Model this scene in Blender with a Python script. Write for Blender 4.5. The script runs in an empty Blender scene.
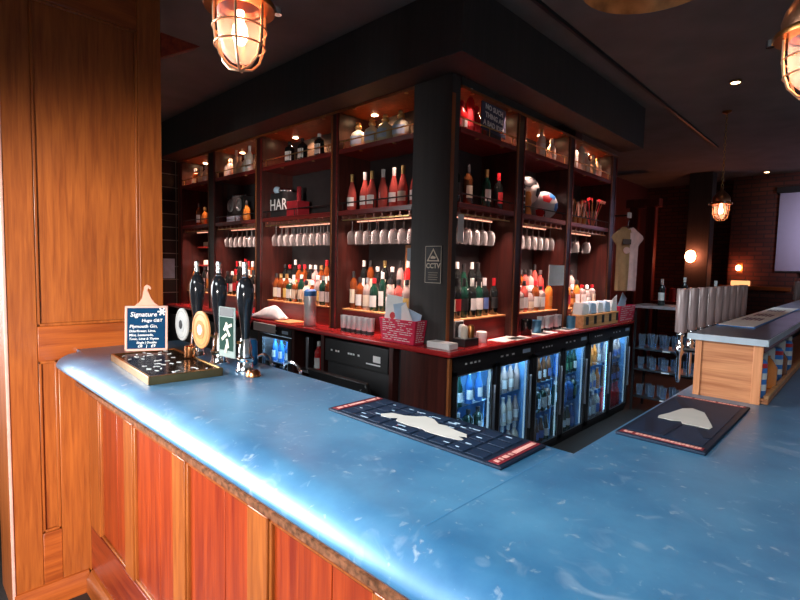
import bpy, bmesh, math, random
from mathutils import Vector, Matrix
random.seed(7)
PI = math.pi
scene = bpy.context.scene
COL = scene.collection

# ------------------------------------------------------------------ camera, world, key light, exposure
cam_d = bpy.data.cameras.new('camera'); cam = bpy.data.objects.new('camera', cam_d); COL.objects.link(cam)
_yaw, _pit, _rol = math.radians(-43.881), math.radians(-3.932), math.radians(1.261)
fw = Vector((math.sin(_yaw)*math.cos(_pit), math.cos(_yaw)*math.cos(_pit), math.sin(_pit)))
r0 = Vector((math.cos(_yaw), -math.sin(_yaw), 0)); u0 = r0.cross(fw)
r1 = math.cos(_rol)*r0 + math.sin(_rol)*u0; u1 = -math.sin(_rol)*r0 + math.cos(_rol)*u0
mw = Matrix((r1, u1, -fw)).transposed().to_4x4(); mw.translation = Vector((0, 0, 1.62))
cam.matrix_world = mw
cam_d.sensor_width = 36; cam_d.lens = 495.03*36/800; cam_d.clip_start = .02; cam_d.clip_end = 100
scene.camera = cam
vs = scene.view_settings
scene.display_settings.display_device = 'sRGB'
vs.view_transform = 'Standard'; vs.look = 'None'; vs.gamma = 1; vs.exposure = 0.0; vs.use_curve_mapping = False
w = bpy.data.worlds.new('world'); scene.world = w; w.use_nodes = True
w.node_tree.nodes['Background'].inputs[0].default_value = (.9, .94, 1, 1)
w.node_tree.nodes['Background'].inputs[1].default_value = .14

def aim(o, target):
    d = Vector(target) - o.location
    o.rotation_euler = d.to_track_quat('-Z', 'Y').to_euler()
def area(name, loc, target, sx, sy, power, color, spread=180):
    d = bpy.data.lights.new(name, 'AREA'); d.shape = 'RECTANGLE'; d.size = sx; d.size_y = sy
    d.energy = power; d.color = color; d.spread = math.radians(spread)
    o = bpy.data.objects.new(name, d); COL.objects.link(o); o.location = loc; aim(o, target); return o
area('window_daylight', (2.6, -3.6, 1.25), (-3.0, .7, 1.0), .7, .26, 330, (1, .92, .84), 90)
area('added_overhead_fill', (-.6, -1.5, 2.9), (-1.15, .62, 1.0), 2.2, .8, 27, (.92, .97, 1), 60)  # added overhead fill for the bar top and front, no real opening
area('left_window_daylight', (-4.7, -1.6, 2.0), (-1.0, .62, .95), 2.6, 2.2, 84, (.95, .98, 1), 60)
area('added_rack_fill', (-.9, 4.4, 3.32), (-1.5, 5.6, .6), .8, .8, 14, (.7, .88, 1), 75)  # added cool fill to brighten the glass rack
area('added_screen_fill', (1.2, 7.6, 2.4), (.0, 10.7, 2.35), .8, .8, 13, (.86, .80, 1), 42)  # added fill to brighten the projector screen

# ------------------------------------------------------------------ materials
MATS = {}
def new_mat(name):
    m = bpy.data.materials.new(name); m.use_nodes = True
    return m, m.node_tree.nodes, m.node_tree.links, m.node_tree.nodes['Principled BSDF']
def plain(name, col, rough=.5, metal=0, coat=0, spec=.5, var=.12, vscale=14, emit=0, bump=0):
    if name in MATS: return MATS[name]
    m, N, L, P = new_mat(name)
    tc = N.new('ShaderNodeTexCoord'); no = N.new('ShaderNodeTexNoise'); no.inputs['Scale'].default_value = vscale
    no.inputs['Detail'].default_value = 4
    L.new(tc.outputs['Object'], no.inputs['Vector'])
    rp = N.new('ShaderNodeValToRGB')
    rp.color_ramp.elements[0].position = .3; rp.color_ramp.elements[1].position = .7
    rp.color_ramp.elements[0].color = tuple(c*(1-var) for c in col)+(1,)
    rp.color_ramp.elements[1].color = tuple(min(1, c*(1+var)) for c in col)+(1,)
    L.new(no.outputs['Fac'], rp.inputs['Fac']); L.new(rp.outputs['Color'], P.inputs['Base Color'])
    P.inputs['Roughness'].default_value = rough; P.inputs['Metallic'].default_value = metal
    P.inputs['Coat Weight'].default_value = coat; P.inputs['Specular IOR Level'].default_value = spec
    P.inputs['Coat Roughness'].default_value = .12
    if emit:
        P.inputs['Emission Strength'].default_value = emit; P.inputs['Emission Color'].default_value = tuple(col)+(1,)
    if bump:
        b = N.new('ShaderNodeBump'); b.inputs['Strength'].default_value = bump; b.inputs['Distance'].default_value = .002
        L.new(no.outputs['Fac'], b.inputs['Height']); L.new(b.outputs['Normal'], P.inputs['Normal'])
    MATS[name] = m; return m
def wood(name, c1, c2, axis='z', rough=.35, coat=.25, scale=1.0):
    if name in MATS: return MATS[name]
    m, N, L, P = new_mat(name)
    tc = N.new('ShaderNodeTexCoord'); mp = N.new('ShaderNodeMapping')
    s = [26*scale]*3; s['xyz'.index(axis)] = 1.6*scale
    mp.inputs['Scale'].default_value = s
    n1 = N.new('ShaderNodeTexNoise'); n1.inputs['Scale'].default_value = 1; n1.inputs['Detail'].default_value = 7; n1.inputs['Distortion'].default_value = .6
    mp2 = N.new('ShaderNodeMapping'); s2 = [150*scale]*3; s2['xyz'.index(axis)] = 6*scale; mp2.inputs['Scale'].default_value = s2
    n2 = N.new('ShaderNodeTexNoise'); n2.inputs['Scale'].default_value = 1; n2.inputs['Detail'].default_value = 3
    L.new(tc.outputs['Object'], mp.inputs['Vector']); L.new(mp.outputs['Vector'], n1.inputs['Vector'])
    L.new(tc.outputs['Object'], mp2.inputs['Vector']); L.new(mp2.outputs['Vector'], n2.inputs['Vector'])
    ad = N.new('ShaderNodeMath'); ad.operation = 'MULTIPLY_ADD'; ad.inputs[1].default_value = .35
    L.new(n2.outputs['Fac'], ad.inputs[0]); L.new(n1.outputs['Fac'], ad.inputs[2])
    rp = N.new('ShaderNodeValToRGB'); rp.color_ramp.elements[0].position = .46; rp.color_ramp.elements[1].position = .92
    rp.color_ramp.elements[0].color = tuple(c1)+(1,); rp.color_ramp.elements[1].color = tuple(c2)+(1,)
    L.new(ad.outputs[0], rp.inputs['Fac']); L.new(rp.outputs['Color'], P.inputs['Base Color'])
    P.inputs['Roughness'].default_value = rough; P.inputs['Coat Weight'].default_value = coat; P.inputs['Coat Roughness'].default_value = .2
    b = N.new('ShaderNodeBump'); b.inputs['Strength'].default_value = .15; b.inputs['Distance'].default_value = .002
    L.new(n2.outputs['Fac'], b.inputs['Height']); L.new(b.outputs['Normal'], P.inputs['Normal'])
    MATS[name] = m; return m
def clear(name, tint=(1, 1, 1), gloss=.22, milk=.06, rough=.05, edge=.45):
    m = bpy.data.materials.new(name); m.use_nodes = True; N = m.node_tree.nodes; L = m.node_tree.links; N.clear()
    out = N.new('ShaderNodeOutputMaterial'); tr = N.new('ShaderNodeBsdfTransparent'); tr.inputs[0].default_value = tuple(tint)+(1,)
    gl = N.new('ShaderNodeBsdfGlossy'); gl.inputs['Roughness'].default_value = rough
    df = N.new('ShaderNodeBsdfDiffuse'); df.inputs[0].default_value = (.9, .9, .92, 1)
    lw = N.new('ShaderNodeLayerWeight'); lw.inputs['Blend'].default_value = .5
    pw = N.new('ShaderNodeMath'); pw.operation = 'POWER'; pw.inputs[1].default_value = 2.6; L.new(lw.outputs['Facing'], pw.inputs[0])
    mu = N.new('ShaderNodeMath'); mu.operation = 'MULTIPLY_ADD'; mu.inputs[1].default_value = .8; mu.inputs[2].default_value = gloss*.08; mu.use_clamp = True
    L.new(pw.outputs[0], mu.inputs[0])
    md = N.new('ShaderNodeMixShader'); md.inputs[0].default_value = edge; L.new(gl.outputs[0], md.inputs[1]); L.new(df.outputs[0], md.inputs[2])
    m1 = N.new('ShaderNodeMixShader'); L.new(mu.outputs[0], m1.inputs[0]); L.new(tr.outputs[0], m1.inputs[1]); L.new(md.outputs[0], m1.inputs[2])
    m2 = N.new('ShaderNodeMixShader'); m2.inputs[0].default_value = milk; L.new(m1.outputs[0], m2.inputs[1]); L.new(df.outputs[0], m2.inputs[2])
    L.new(m2.outputs[0], out.inputs['Surface']); MATS[name] = m; return m
def glow(name, col, strength):
    m = bpy.data.materials.new(name); m.use_nodes = True; N = m.node_tree.nodes; L = m.node_tree.links; N.clear()
    out = N.new('ShaderNodeOutputMaterial'); e = N.new('ShaderNodeEmission'); e.inputs[0].default_value = tuple(col)+(1,); e.inputs[1].default_value = strength
    L.new(e.outputs[0], out.inputs['Surface']); MATS[name] = m; return m

OAKZ = wood('oak_upright', (.24, .052, .007), (.43, .115, .018), 'z', .4, .2, 1.7)
OAKY = wood('oak_rail_depth', (.24, .045, .007), (.46, .11, .018), 'y')
OAKX = wood('oak_rail_length', (.23, .05, .008), (.45, .12, .02), 'x')
BARZ = wood('mahogany_upright', (.20, .016, .004), (.42, .055, .008), 'z')
BARX = wood('mahogany_rail', (.17, .014, .006), (.36, .05, .012), 'x')
DARKZ = wood('dark_wood_upright', (.026, .007, .006), (.080, .016, .011), 'z', .38, .15)
DARKX = wood('dark_wood_shelf', (.13, .010, .009), (.30, .024, .016), 'x', .35, .25)
EDGE = wood('orange_brown_wood', (.20, .055, .015), (.38, .12, .03), 'z', .4, .2)
BLACKW = wood('black_wood', (.034, .031, .029), (.048, .043, .040), 'z', .6, .0)
REDTOP = wood('red_counter_wood', (.28, .012, .014), (.52, .03, .03), 'x', .22, .5)
LIGHTW = wood('pale_oak', (.38, .11, .035), (.80, .36, .16), 'x', .45, .1, 1.1)
LIGHTV = wood('pale_oak_upright', (.45, .14, .045), (.78, .34, .15), 'z', .45, .1, .8)
PINE = wood('pine', (.55, .24, .08), (.8, .42, .18), 'x', .5, .1)
BLACK = plain('black_metal', (.016, .016, .017), .38)
BLACKP = plain('black_plastic', (.022, .022, .024), .45)
RUBBER = plain('navy_black_rubber', (.006, .016, .036), .55, spec=.3)
RUBBERL = plain('raised_rubber', (.009, .024, .055), .55, spec=.3)
BANDR = plain('dark_red_band', (.22, .015, .025), .6)
PINKL = plain('pink_lettering', (.75, .38, .32), .6)
STEELB = plain('bright_steel', (.66, .68, .71), .34, .5, coat=.2)
CHROME = plain('chrome', (.82, .84, .86), .14, 1, var=.03)
STEEL = plain('brushed_steel', (.55, .57, .6), .32, 1, var=.08)
BRASS = plain('brass', (.62, .42, .17), .28, 1)
BRONZE = plain('bronze', (.50, .22, .07), .32, 1, var=.2)
COPPER = plain('copper', (.75, .30, .12), .25, 1)
WHITE = plain('white_paint', (.80, .80, .78), .55, var=.04)
PAPER = plain('paper', (.82, .82, .80), .75, var=.05)
CREAM = plain('cream_print', (.75, .66, .52), .6, var=.05)
PAPERB = plain('pale_blue_paper', (.42, .58, .74), .7)
REDP = plain('red_plastic', (.62, .02, .03), .4)
DRED = plain('dull_dark_red', (.26, .012, .02), .5)
PINK = plain('crimson_basket', (.72, .018, .075), .5, vscale=40)
ORANGE = plain('orange_print', (.70, .25, .05), .45)
GREEN = plain('deep_green', (.03, .10, .08), .35)
BLUE = plain('blue_print', (.04, .22, .60), .45)
CYAN = plain('cyan_print', (.05, .45, .70), .45)
SLATE = plain('blue_chalkboard', (.004, .042, .11), .9, spec=.15)
SLATEG = plain('grey_chalkboard', (.07, .08, .14), .7)
PINKW = plain('pink_painted_wood', (.72, .40, .33), .55)
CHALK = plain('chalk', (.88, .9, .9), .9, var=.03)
BACK = plain('dark_back_panel', (.040, .034, .036), .5, coat=.05)
CLOTH = plain('white_cloth', (.78, .80, .84), .9, bump=.3)
SHIRTSHADE = plain('shaded_cotton', (.42, .22, .10), .9)
SHIRTLIT = plain('lit_cotton', (.74, .46, .42), .9)
SCREEN = plain('projection_screen', (.50, .46, .62), .85, var=.02)
CEIL = plain('dark_ceiling', (.19, .18, .165), .9, vscale=3)
DARKWALL = plain('dark_red_wall', (.12, .035, .036), .75, vscale=3)
FLOORM = plain('dark_floor', (.03, .028, .028), .6, vscale=5)
GLASS = clear('clear_glass')
WGLASS = clear('wine_glass', (1, .97, .96), .6, .0, .06, .55)
WSTEM = clear('wine_glass_stem', (1, .97, .96), 1.0, .16, .06, .5)
DOORG = clear('cooler_door_glass', (.86, .95, 1), .10, .0, .04, 0)
AMBERG = clear('lamp_glass', (1, .76, .62), .3, .26)
BLUEG = clear('cool_tumbler_glass', (.70, .86, 1), .6, .02, .08, .6)
BULB = glow('lamp_bulb', (1, .46, .28), 46)
SPOTD = glow('downlight_disc', (1, .62, .34), 22)
LED = glow('cooler_led', (.28, .62, 1), 8)
LEDT = glow('cooler_led_top', (.55, .80, 1), 40)
EDGEGLOW = glow('door_trim_glow', (.62, .84, 1), .7)
BULBS = glow('sconce_bulb', (1, .26, .12), 45)
SHADEG = glow('lamp_shade_lit', (1, .42, .16), 1.6)
INDIC = glow('indicator_light', (.8, .9, 1), 1.2)

def zinc():
    m, N, L, P = new_mat('zinc_top')
    tc = N.new('ShaderNodeTexCoord')
    n1 = N.new('ShaderNodeTexNoise'); n1.inputs['Scale'].default_value = 3.2; n1.inputs['Detail'].default_value = 8; n1.inputs['Roughness'].default_value = .62
    n2 = N.new('ShaderNodeTexNoise'); n2.inputs['Scale'].default_value = 11; n2.inputs['Detail'].default_value = 6; n2.inputs['Distortion'].default_value = 1.2
    L.new(tc.outputs['Object'], n1.inputs['Vector']); L.new(tc.outputs['Object'], n2.inputs['Vector'])
    rp = N.new('ShaderNodeValToRGB'); e = rp.color_ramp.elements
    e[0].position = .30; e[0].color = (.030, .17, .36, 1); e[1].position = .72; e[1].color = (.105, .34, .56, 1)
    L.new(n1.outputs['Fac'], rp.inputs['Fac'])
    r2 = N.new('ShaderNodeValToRGB'); e = r2.color_ramp.elements; e[0].position = .60; e[0].color = (0, 0, 0, 1); e[1].position = .76; e[1].color = (.42, .42, .42, 1)
    L.new(n2.outputs['Fac'], r2.inputs['Fac'])
    mx = N.new('ShaderNodeMix'); mx.data_type = 'RGBA'; L.new(r2.outputs['Color'], mx.inputs['Factor'])
    L.new(rp.outputs['Color'], mx.inputs['A']); mx.inputs['B'].default_value = (.40, .55, .70, 1)
    n3 = N.new('ShaderNodeTexNoise'); n3.inputs['Scale'].default_value = 34; n3.inputs['Detail'].default_value = 5; n3.inputs['Distortion'].default_value = .4
    L.new(tc.outputs['Object'], n3.inputs['Vector'])
    r3 = N.new('ShaderNodeValToRGB'); e = r3.color_ramp.elements; e[0].position = .64; e[0].color = (0, 0, 0, 1); e[1].position = .74; e[1].color = (.6, .6, .6, 1)
    L.new(n3.outputs['Fac'], r3.inputs['Fac'])
    m3 = N.new('ShaderNodeMix'); m3.data_type = 'RGBA'; L.new(r3.outputs['Color'], m3.inputs['Factor']); L.new(mx.outputs['Result'], m3.inputs['A']); m3.inputs['B'].default_value = (.50, .60, .68, 1)
    L.new(m3.outputs['Result'], P.inputs['Base Color'])
    rr = N.new('ShaderNodeMapRange'); rr.inputs['To Min'].default_value = .24; rr.inputs['To Max'].default_value = .46
    L.new(n1.outputs['Fac'], rr.inputs['Value']); L.new(rr.outputs['Result'], P.inputs['Roughness'])
    P.inputs['Metallic'].default_value = .25; P.inputs['Coat Weight'].default_value = .7; P.inputs['Coat Roughness'].default_value = .52; P.inputs['Coat IOR'].default_value = 1.7
    MATS['zinc'] = m; return m
ZINC = zinc()
def tiles(name, base, mortar, w, h, offset=0.0, msize=.012, rough=.3, axis='x'):
    m, N, L, P = new_mat(name)
    tc = N.new('ShaderNodeTexCoord'); sp = N.new('ShaderNodeSeparateXYZ'); cb = N.new('ShaderNodeCombineXYZ')
    L.new(tc.outputs['Object'], sp.inputs[0]); L.new(sp.outputs['Y' if axis == 'x' else 'X'], cb.inputs['X']); L.new(sp.outputs['Z'], cb.inputs['Y'])
    b = N.new('ShaderNodeTexBrick'); b.offset = offset; b.inputs['Scale'].default_value = 1
    b.inputs['Brick Width'].default_value = w; b.inputs['Row Height'].default_value = h; b.inputs['Mortar Size'].default_value = msize
    b.inputs['Color1'].default_value = tuple(base[0])+(1,); b.inputs['Color2'].default_value = tuple(base[1])+(1,); b.inputs['Mortar'].default_value = tuple(mortar)+(1,)
    L.new(cb.outputs[0], b.inputs['Vector']); L.new(b.outputs['Color'], P.inputs['Base Color']); P.inputs['Roughness'].default_value = rough
    return m
TILE = tiles('black_wall_tiles', ((.012, .012, .013), (.018, .017, .018)), (.34, .32, .27), .30, .172, 0, .0055)
BRICK = tiles('dark_brick', ((.16, .045, .03), (.10, .03, .024)), (.06, .03, .026), .23, .075, .5, .010, .85, 'y')

# ------------------------------------------------------------------ mesh helpers
class B:
    def __init__(s): s.b = bmesh.new()
    def box(s, x0, x1, y0, y1, z0, z1, mat=None):
        v = [s.b.verts.new(p) for p in ((x0,y0,z0),(x1,y0,z0),(x1,y1,z0),(x0,y1,z0),(x0,y0,z1),(x1,y0,z1),(x1,y1,z1),(x0,y1,z1))]
        if mat is not None:
            for q in v: q.co = mat @ q.co
        for f in ((3,2,1,0),(4,5,6,7),(0,1,5,4),(1,2,6,5),(2,3,7,6),(3,0,4,7)): s.b.faces.new([v[i] for i in f])
        return s
    def lathe(s, prof, n=16, at=(0,0,0), a0=0, a1=2*PI, mat=None):
        full = abs(a1-a0-2*PI) < 1e-6; k = n if full else n+1; rings = []
        for p in prof:
            r, z = p[0], p[1]; q = p[2] if len(p) > 2 else 2
            if r < 1e-6:
                rings.append([s.b.verts.new((at[0], at[1], at[2]+z))]); continue
            ring = []
            for i in range(k):
                a = a0+(a1-a0)*i/n; c, d = math.cos(a), math.sin(a)
                f = 1 if q == 2 else 1/(abs(c)**q+abs(d)**q)**(1/q)
                ring.append(s.b.verts.new((at[0]+r*f*c, at[1]+r*f*d, at[2]+z)))
            rings.append(ring)
        if mat is not None:
            for ring in rings:
                for v in ring: v.co = mat @ v.co
        for A, Z in zip(rings, rings[1:]):
            for i in range(n):
                j = (i+1) % k
                a = [A[i % len(A)]] if len(A) == 1 else [A[i], A[j]]
                z = [Z[0]] if len(Z) == 1 else [Z[j], Z[i]]
                if len(a)+len(z) >= 3: s.b.faces.new(a+z)
        return s
    def tube(s, pts, r, n=8, closed=False):
        pts = [Vector(p) for p in pts]; rings = []; N = len(pts); prev = None
        for i, p in enumerate(pts):
            if closed: t = pts[(i+1) % N]-pts[i-1]
            else: t = pts[min(i+1, N-1)]-pts[max(i-1, 0)]
            t.normalize()
            if prev is None:
                up = Vector((0,0,1)) if abs(t.z) < .9 else Vector((1,0,0)); a = t.cross(up).normalized()
            else: a = (prev-t*prev.dot(t)).normalized()
            prev = a; c = t.cross(a)
            rings.append([s.b.verts.new(p+r*(math.cos(2*PI*k/n)*a+math.sin(2*PI*k/n)*c)) for k in range(n)])
        pairs = list(zip(rings, rings[1:]))+([(rings[-1], rings[0])] if closed else [])
        for A, Z in pairs:
            for k in range(n): s.b.faces.new((A[k], A[(k+1) % n], Z[(k+1) % n], Z[k]))
        if not closed:
            s.b.faces.new(rings[0][::-1]); s.b.faces.new(rings[-1])
        return s
    def prism(s, poly, f, a, b):
        """poly 2D points, f(u,v,w)->xyz, extruded w from a to b"""
        A = [s.b.verts.new(f(u, v, a)) for u, v in poly]; Z = [s.b.verts.new(f(u, v, b)) for u, v in poly]; n = len(poly)
        s.b.faces.new(A[::-1]); s.b.faces.new(Z)
        for i in range(n): s.b.faces.new((A[i], A[(i+1) % n], Z[(i+1) % n], Z[i]))
        return s
    def ball(s, r, at=(0,0,0), n=12, sc=(1,1,1)):
        prof = [(r*math.sin(PI*i/n), -r*math.cos(PI*i/n)) for i in range(n+1)]
        m = Matrix.Translation(at) @ Matrix.Diagonal((*sc, 1))
        prof[0] = (0, -r); prof[-1] = (0, r)
        return s.lathe(prof, n*2, mat=m)
    def mesh(s, name, mat, smooth=True):
        bmesh.ops.recalc_face_normals(s.b, faces=s.b.faces[:])
        me = bpy.data.meshes.new(name); s.b.to_mesh(me); s.b.free()
        if mat is not None: me.materials.append(mat)
        if smooth:
            for p in me.polygons: p.use_smooth = True
            me.set_sharp_from_angle(angle=math.radians(38))
        return me
    def build(s, name, mat, parent=None, loc=(0,0,0), rot=(0,0,0), bevel=0, seg=2, smooth=True):
        return obj(name, s.mesh(name, mat, smooth), parent, loc, rot, bevel, seg)
def obj(name, me, parent=None, loc=(0,0,0), rot=(0,0,0), bevel=0, seg=2):
    o = bpy.data.objects.new(name, me); COL.objects.link(o); o.location = loc; o.rotation_euler = rot
    if parent is not None: o.parent = parent
    if bevel:
        m = o.modifiers.new('edge', 'BEVEL'); m.width = bevel; m.segments = seg; m.limit_method = 'ANGLE'; m.angle_limit = math.radians(40)
    return o
def tag(o, label, cat, group=None):
    o['label'] = label; o['category'] = cat
    if group: o['group'] = group
    return o
def thing(name, label, cat, loc=(0,0,0), rz=0, group=None):
    o = bpy.data.objects.new(name, None); COL.objects.link(o); o.location = loc; o.rotation_euler = (0,0,rz); o.empty_display_size = .1
    return tag(o, label, cat, group)
def struct(o): o['kind'] = 'structure'; return o
def boxo(name, mat, dims, parent=None, bevel=0, loc=(0,0,0), rot=(0,0,0)):
    return B().box(*dims).build(name, mat, parent, loc, rot, bevel, smooth=bevel > 0)
TEXTS = {}
def text_mesh(s, size, mat, extr=.0006, align='CENTER', bold=0, shear=0):
    key = (s, size, mat.name, align, bold, shear)
    if key in TEXTS: return TEXTS[key]
    c = bpy.data.curves.new('lettering', 'FONT'); c.body = s; c.size = size; c.align_x = align; c.align_y = 'CENTER'
    c.extrude = extr; c.offset = bold; c.resolution_u = 2; c.shear = shear
    o = bpy.data.objects.new('lettering', c); COL.objects.link(o)
    dg = bpy.context.evaluated_depsgraph_get(); me = bpy.data.meshes.new_from_object(o.evaluated_get(dg))
    bpy.data.objects.remove(o); me.materials.clear(); me.materials.append(mat); TEXTS[key] = me; return me
def text(s, size, mat, parent, loc, rot, name='lettering', **k):
    return obj(name, text_mesh(s, size, mat, **k), parent, loc, rot)
def spawn(name, label, cat, meshes, loc, rz=0, group=None, tilt=None):
    """meshes: [root mesh, (part name, mesh), ...] shared by every copy of a kind"""
    o = obj(name, meshes[0], None, loc, tilt or (0, 0, rz)); tag(o, label, cat, group)
    for pn, pm in meshes[1:]: obj(pn, pm, o)
    return o
ORD = ['first','second','third','fourth','fifth','sixth','seventh','eighth','ninth','tenth','eleventh','twelfth','thirteenth','fourteenth','fifteenth','sixteenth','seventeenth','eighteenth']

# ================================================================== STRUCTURE
struct(boxo('floor', FLOORM, (-7.2, 3.0, -3.2, 11.4, -.42, -.32)))
struct(boxo('floor_behind_bar', FLOORM, (-7.0, -.20, 1.05, 8.4, -.32, 0)))
struct(boxo('ceiling', CEIL, (-7.2, 3.0, -.6, 11.5, 3.36, 3.46)))
b = B()
for q in ((-3.9, .45, -.32, 3.36), (1.35, 3.0, -.32, 3.36), (.45, 1.35, 1.58, 3.36)): b.box(q[0], q[1], -2.5, -2.38, q[2], q[3])
struct(b.build('wall_daylight_gate', DARKWALL, smooth=False))  # unseen wall added, its opening sized to cut daylight on the partition
wf = B()
for q in ((.45, .50, -.32, 1.58), (1.30, 1.35, -.32, 1.58), (.50, 1.30, 1.55, 1.58)): wf.box(q[0], q[1], -2.42, -2.36, q[2], q[3])
struct(wf.build('daylight_gate_frame', BARZ, smooth=False))  # unseen frame round the added daylight-cutting opening
struct(boxo('wall_tiled', TILE, (-6.90, -6.75, .3, 3.2, -.32, 3.36)))
struct(boxo('wall_back', DARKWALL, (-6.9, -2.53, 3.19, 3.3, 0, 3.36)))
struct(boxo('wall_side', DARKWALL, (-3.75, -3.6, 5.9, 11.3, -.32, 3.36)))
struct(boxo('wall_behind_shelves', DARKWALL, (-3.75, -2.68, 5.72, 5.9, -.32, 3.36)))
struct(boxo('wall_far', BRICK, (-3.75, 3.0, 11.2, 11.4, -.32, 3.36)))
# panelled partition at the end of the bar
XW = -3.234
wl = struct(boxo('wall_left', OAKZ, (XW-.40, XW-.02, .42, 1.21, -.32, 3.36)))
def wpart(name, mat, dims, bevel=.004):
    return boxo(name, mat, dims, wl, bevel)
wpart('stile', OAKZ, (XW-.02, XW, .42, .555, -.32, 3.36)); wpart('stile', OAKZ, (XW-.02, XW, 1.075, 1.21, -.32, 3.36))
wpart('corner_bead', PINKW, (XW-.01, XW+.008, .414, .428, -.32, 3.36))
wpart('top_rail', OAKY, (XW-.02, XW, .555, 1.075, 2.97, 3.36)); wpart('middle_rail', OAKY, (XW-.02, XW, .555, 1.075, 1.06, 1.25))
wpart('lower_stile', OAKZ, (XW-.02, XW, .645, .79, -.32, 1.06)); wpart('bottom_rail', OAKY, (XW-.02, XW, .555, .645, -.32, .095))
def frame_mould(name, y0, y1, z0, z1):
    b = B(); t = .016
    for a in ((y0, y1, z0, z0+t), (y0, y1, z1-t, z1), (y0, y0+t, z0, z1), (y1-t, y1, z0, z1)): b.box(XW-.02, XW-.006, *a)
    b.build(name, OAKZ, wl, bevel=.004)
frame_mould('panel_moulding', .555, 1.075, 1.25, 2.97); frame_mould('panel_moulding', .555, .645, .095, 1.06)
b = B(); b.prism([(XW, -.32), (XW+.03, -.32), (XW+.03, -.25), (XW+.022, -.23), (XW+.014, -.21), (XW+.010, -.20), (XW, -.195)], lambda u, v, w_: (u, w_, v), .42, .77)
struct(b.build('baseboard_left', OAKY))
b = B(); b.prism([(1.212, 2.86), (1.212, 3.01), (1.46, 3.005)], lambda u, v, w_: (w_, u, v), XW-.10, XW-.004); struct(b.build('trim_triangle', BARX, bevel=.004))  # small red-brown triangle at the partition's back edge
b = B(); b.prism([(-6.74, 2.47), (-1.90, 2.47), (-1.90, 5.70), (-2.149, 5.70), (-2.149, 2.719), (-6.74, 2.719)], lambda u, v, w_: (u, v, w_), 2.93, 3.358); struct(b.build('trim_cornice', BLACKW, bevel=.004))
struct(boxo('trim_ceiling_conduit', BLACKP, (-1.712, -1.688, 1.0, 8.0, 3.335, 3.36)))
# pillar at the inside corner of the back bar
struct(boxo('pillar', BLACKW, (-2.50, -2.15, 2.70, 2.795, 1.061, 2.929), bevel=.004))
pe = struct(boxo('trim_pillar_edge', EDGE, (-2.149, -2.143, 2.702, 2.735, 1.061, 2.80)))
# columns and door frame in the far room
df = B(); df.box(-3.30, -3.16, 9.35, 9.5, -.32, 2.75); df.box(-3.0, -2.86, 9.35, 9.5, -.32, 2.75); df.box(-3.36, -2.80, 9.33, 9.52, 2.75, 2.9)
struct(df.build('door_frame', wood('red_door_wood', (.10, .02, .016), (.22, .045, .03), 'z'), bevel=.01))
struct(boxo('column', BLACKW, (-2.50, -2.14, 9.9, 10.2, -.32, 3.36), bevel=.01))
struct(boxo('chimney_breast', BRICK, (-2.0, -1.0, 10.8, 11.2, -.32, 3.36)))

# ================================================================== FRONT BAR
bar = thing('bar_counter', 'long panelled mahogany bar front under the blue zinc top', 'bar', (0, 0, -.32))
YF = .785
def bpart(name, mat, dims, bevel=0):
    x0, x1, y0, y1, z0, z1 = dims
    return boxo(name, mat, (x0, x1, y0, y1, z0+.32, z1+.32), bar, bevel)
bpart('carcass', BARZ, (-3.23, -.16, YF+.03, 1.04, -.32, 1.03))
bpart('carcass', BARZ, (-.19, -.08, 1.04, 8.4, -.32, 1.03))
bpart('inner_panel', BLACKP, (-3.23, -.58, 1.04, 1.27, .002, 1.03)); bpart('inner_panel', BLACKP, (-.54, -.192, 1.27, 8.4, .002, 1.03))
sx = [(-3.23, -3.05), (-2.63, -2.51), (-2.03, -1.91), (-1.42, -1.30), (-.82, -.70), (-.30, -.12)]
for a, c in sx: bpart('stile', OAKZ, (a, c, YF, YF+.03, .06, .84), .003)
bpart('top_rail', BARX, (-3.23, -.12, YF, YF+.03, .84, 1.03), .003); bpart('bottom_rail', BARX, (-3.23, -.12, YF, YF+.03, -.20, .06), .003)
for (a, c), (d, e) in zip(sx, sx[1:]):
    b = B(); x0, x1 = c, d; z0, z1 = .06+.32, .84+.32
    for k in ((x0, x1, z0, z0+.014), (x0, x1, z1-.014, z1), (x0, x0+.014, z0, z1), (x1-.014, x1, z0, z1)): b.box(k[0], k[1], YF+.006, YF+.03, k[2], k[3])
    b.build('panel_moulding', OAKZ, bar, bevel=.004)
    m = x0+(x1-x0)*.62
    bpart('panel_board', BARZ, (x0+.014, m-.002, YF+.018, YF+.03, .074, .826), .002)
    bpart('panel_board', BARZ, (m+.002, x1-.014, YF+.018, YF+.03, .074, .826), .002)
b = B(); b.prism([(YF, .88), (YF-.05, .90), (YF-.062, .905), (YF-.062, .925), (YF-.045, .93), (YF-.04, .955), (YF-.02, .97), (YF, .97)], lambda u, v, w_: (w_, u, v+.32), -3.23, -.16)
b.build('ledge_moulding', plain('worn_copper_paint', (.30, .12, .06), .35, .4, vscale=60, var=.6), bar)
b = B(); b.prism([(YF, -.32), (YF-.035, -.32), (YF-.035, -.24), (YF-.02, -.215), (YF-.012, -.20), (YF, -.195)], lambda u, v, w_: (w_, u, v+.32), -3.20, -.12)
b.build('skirting', OAKX, bar)

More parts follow.
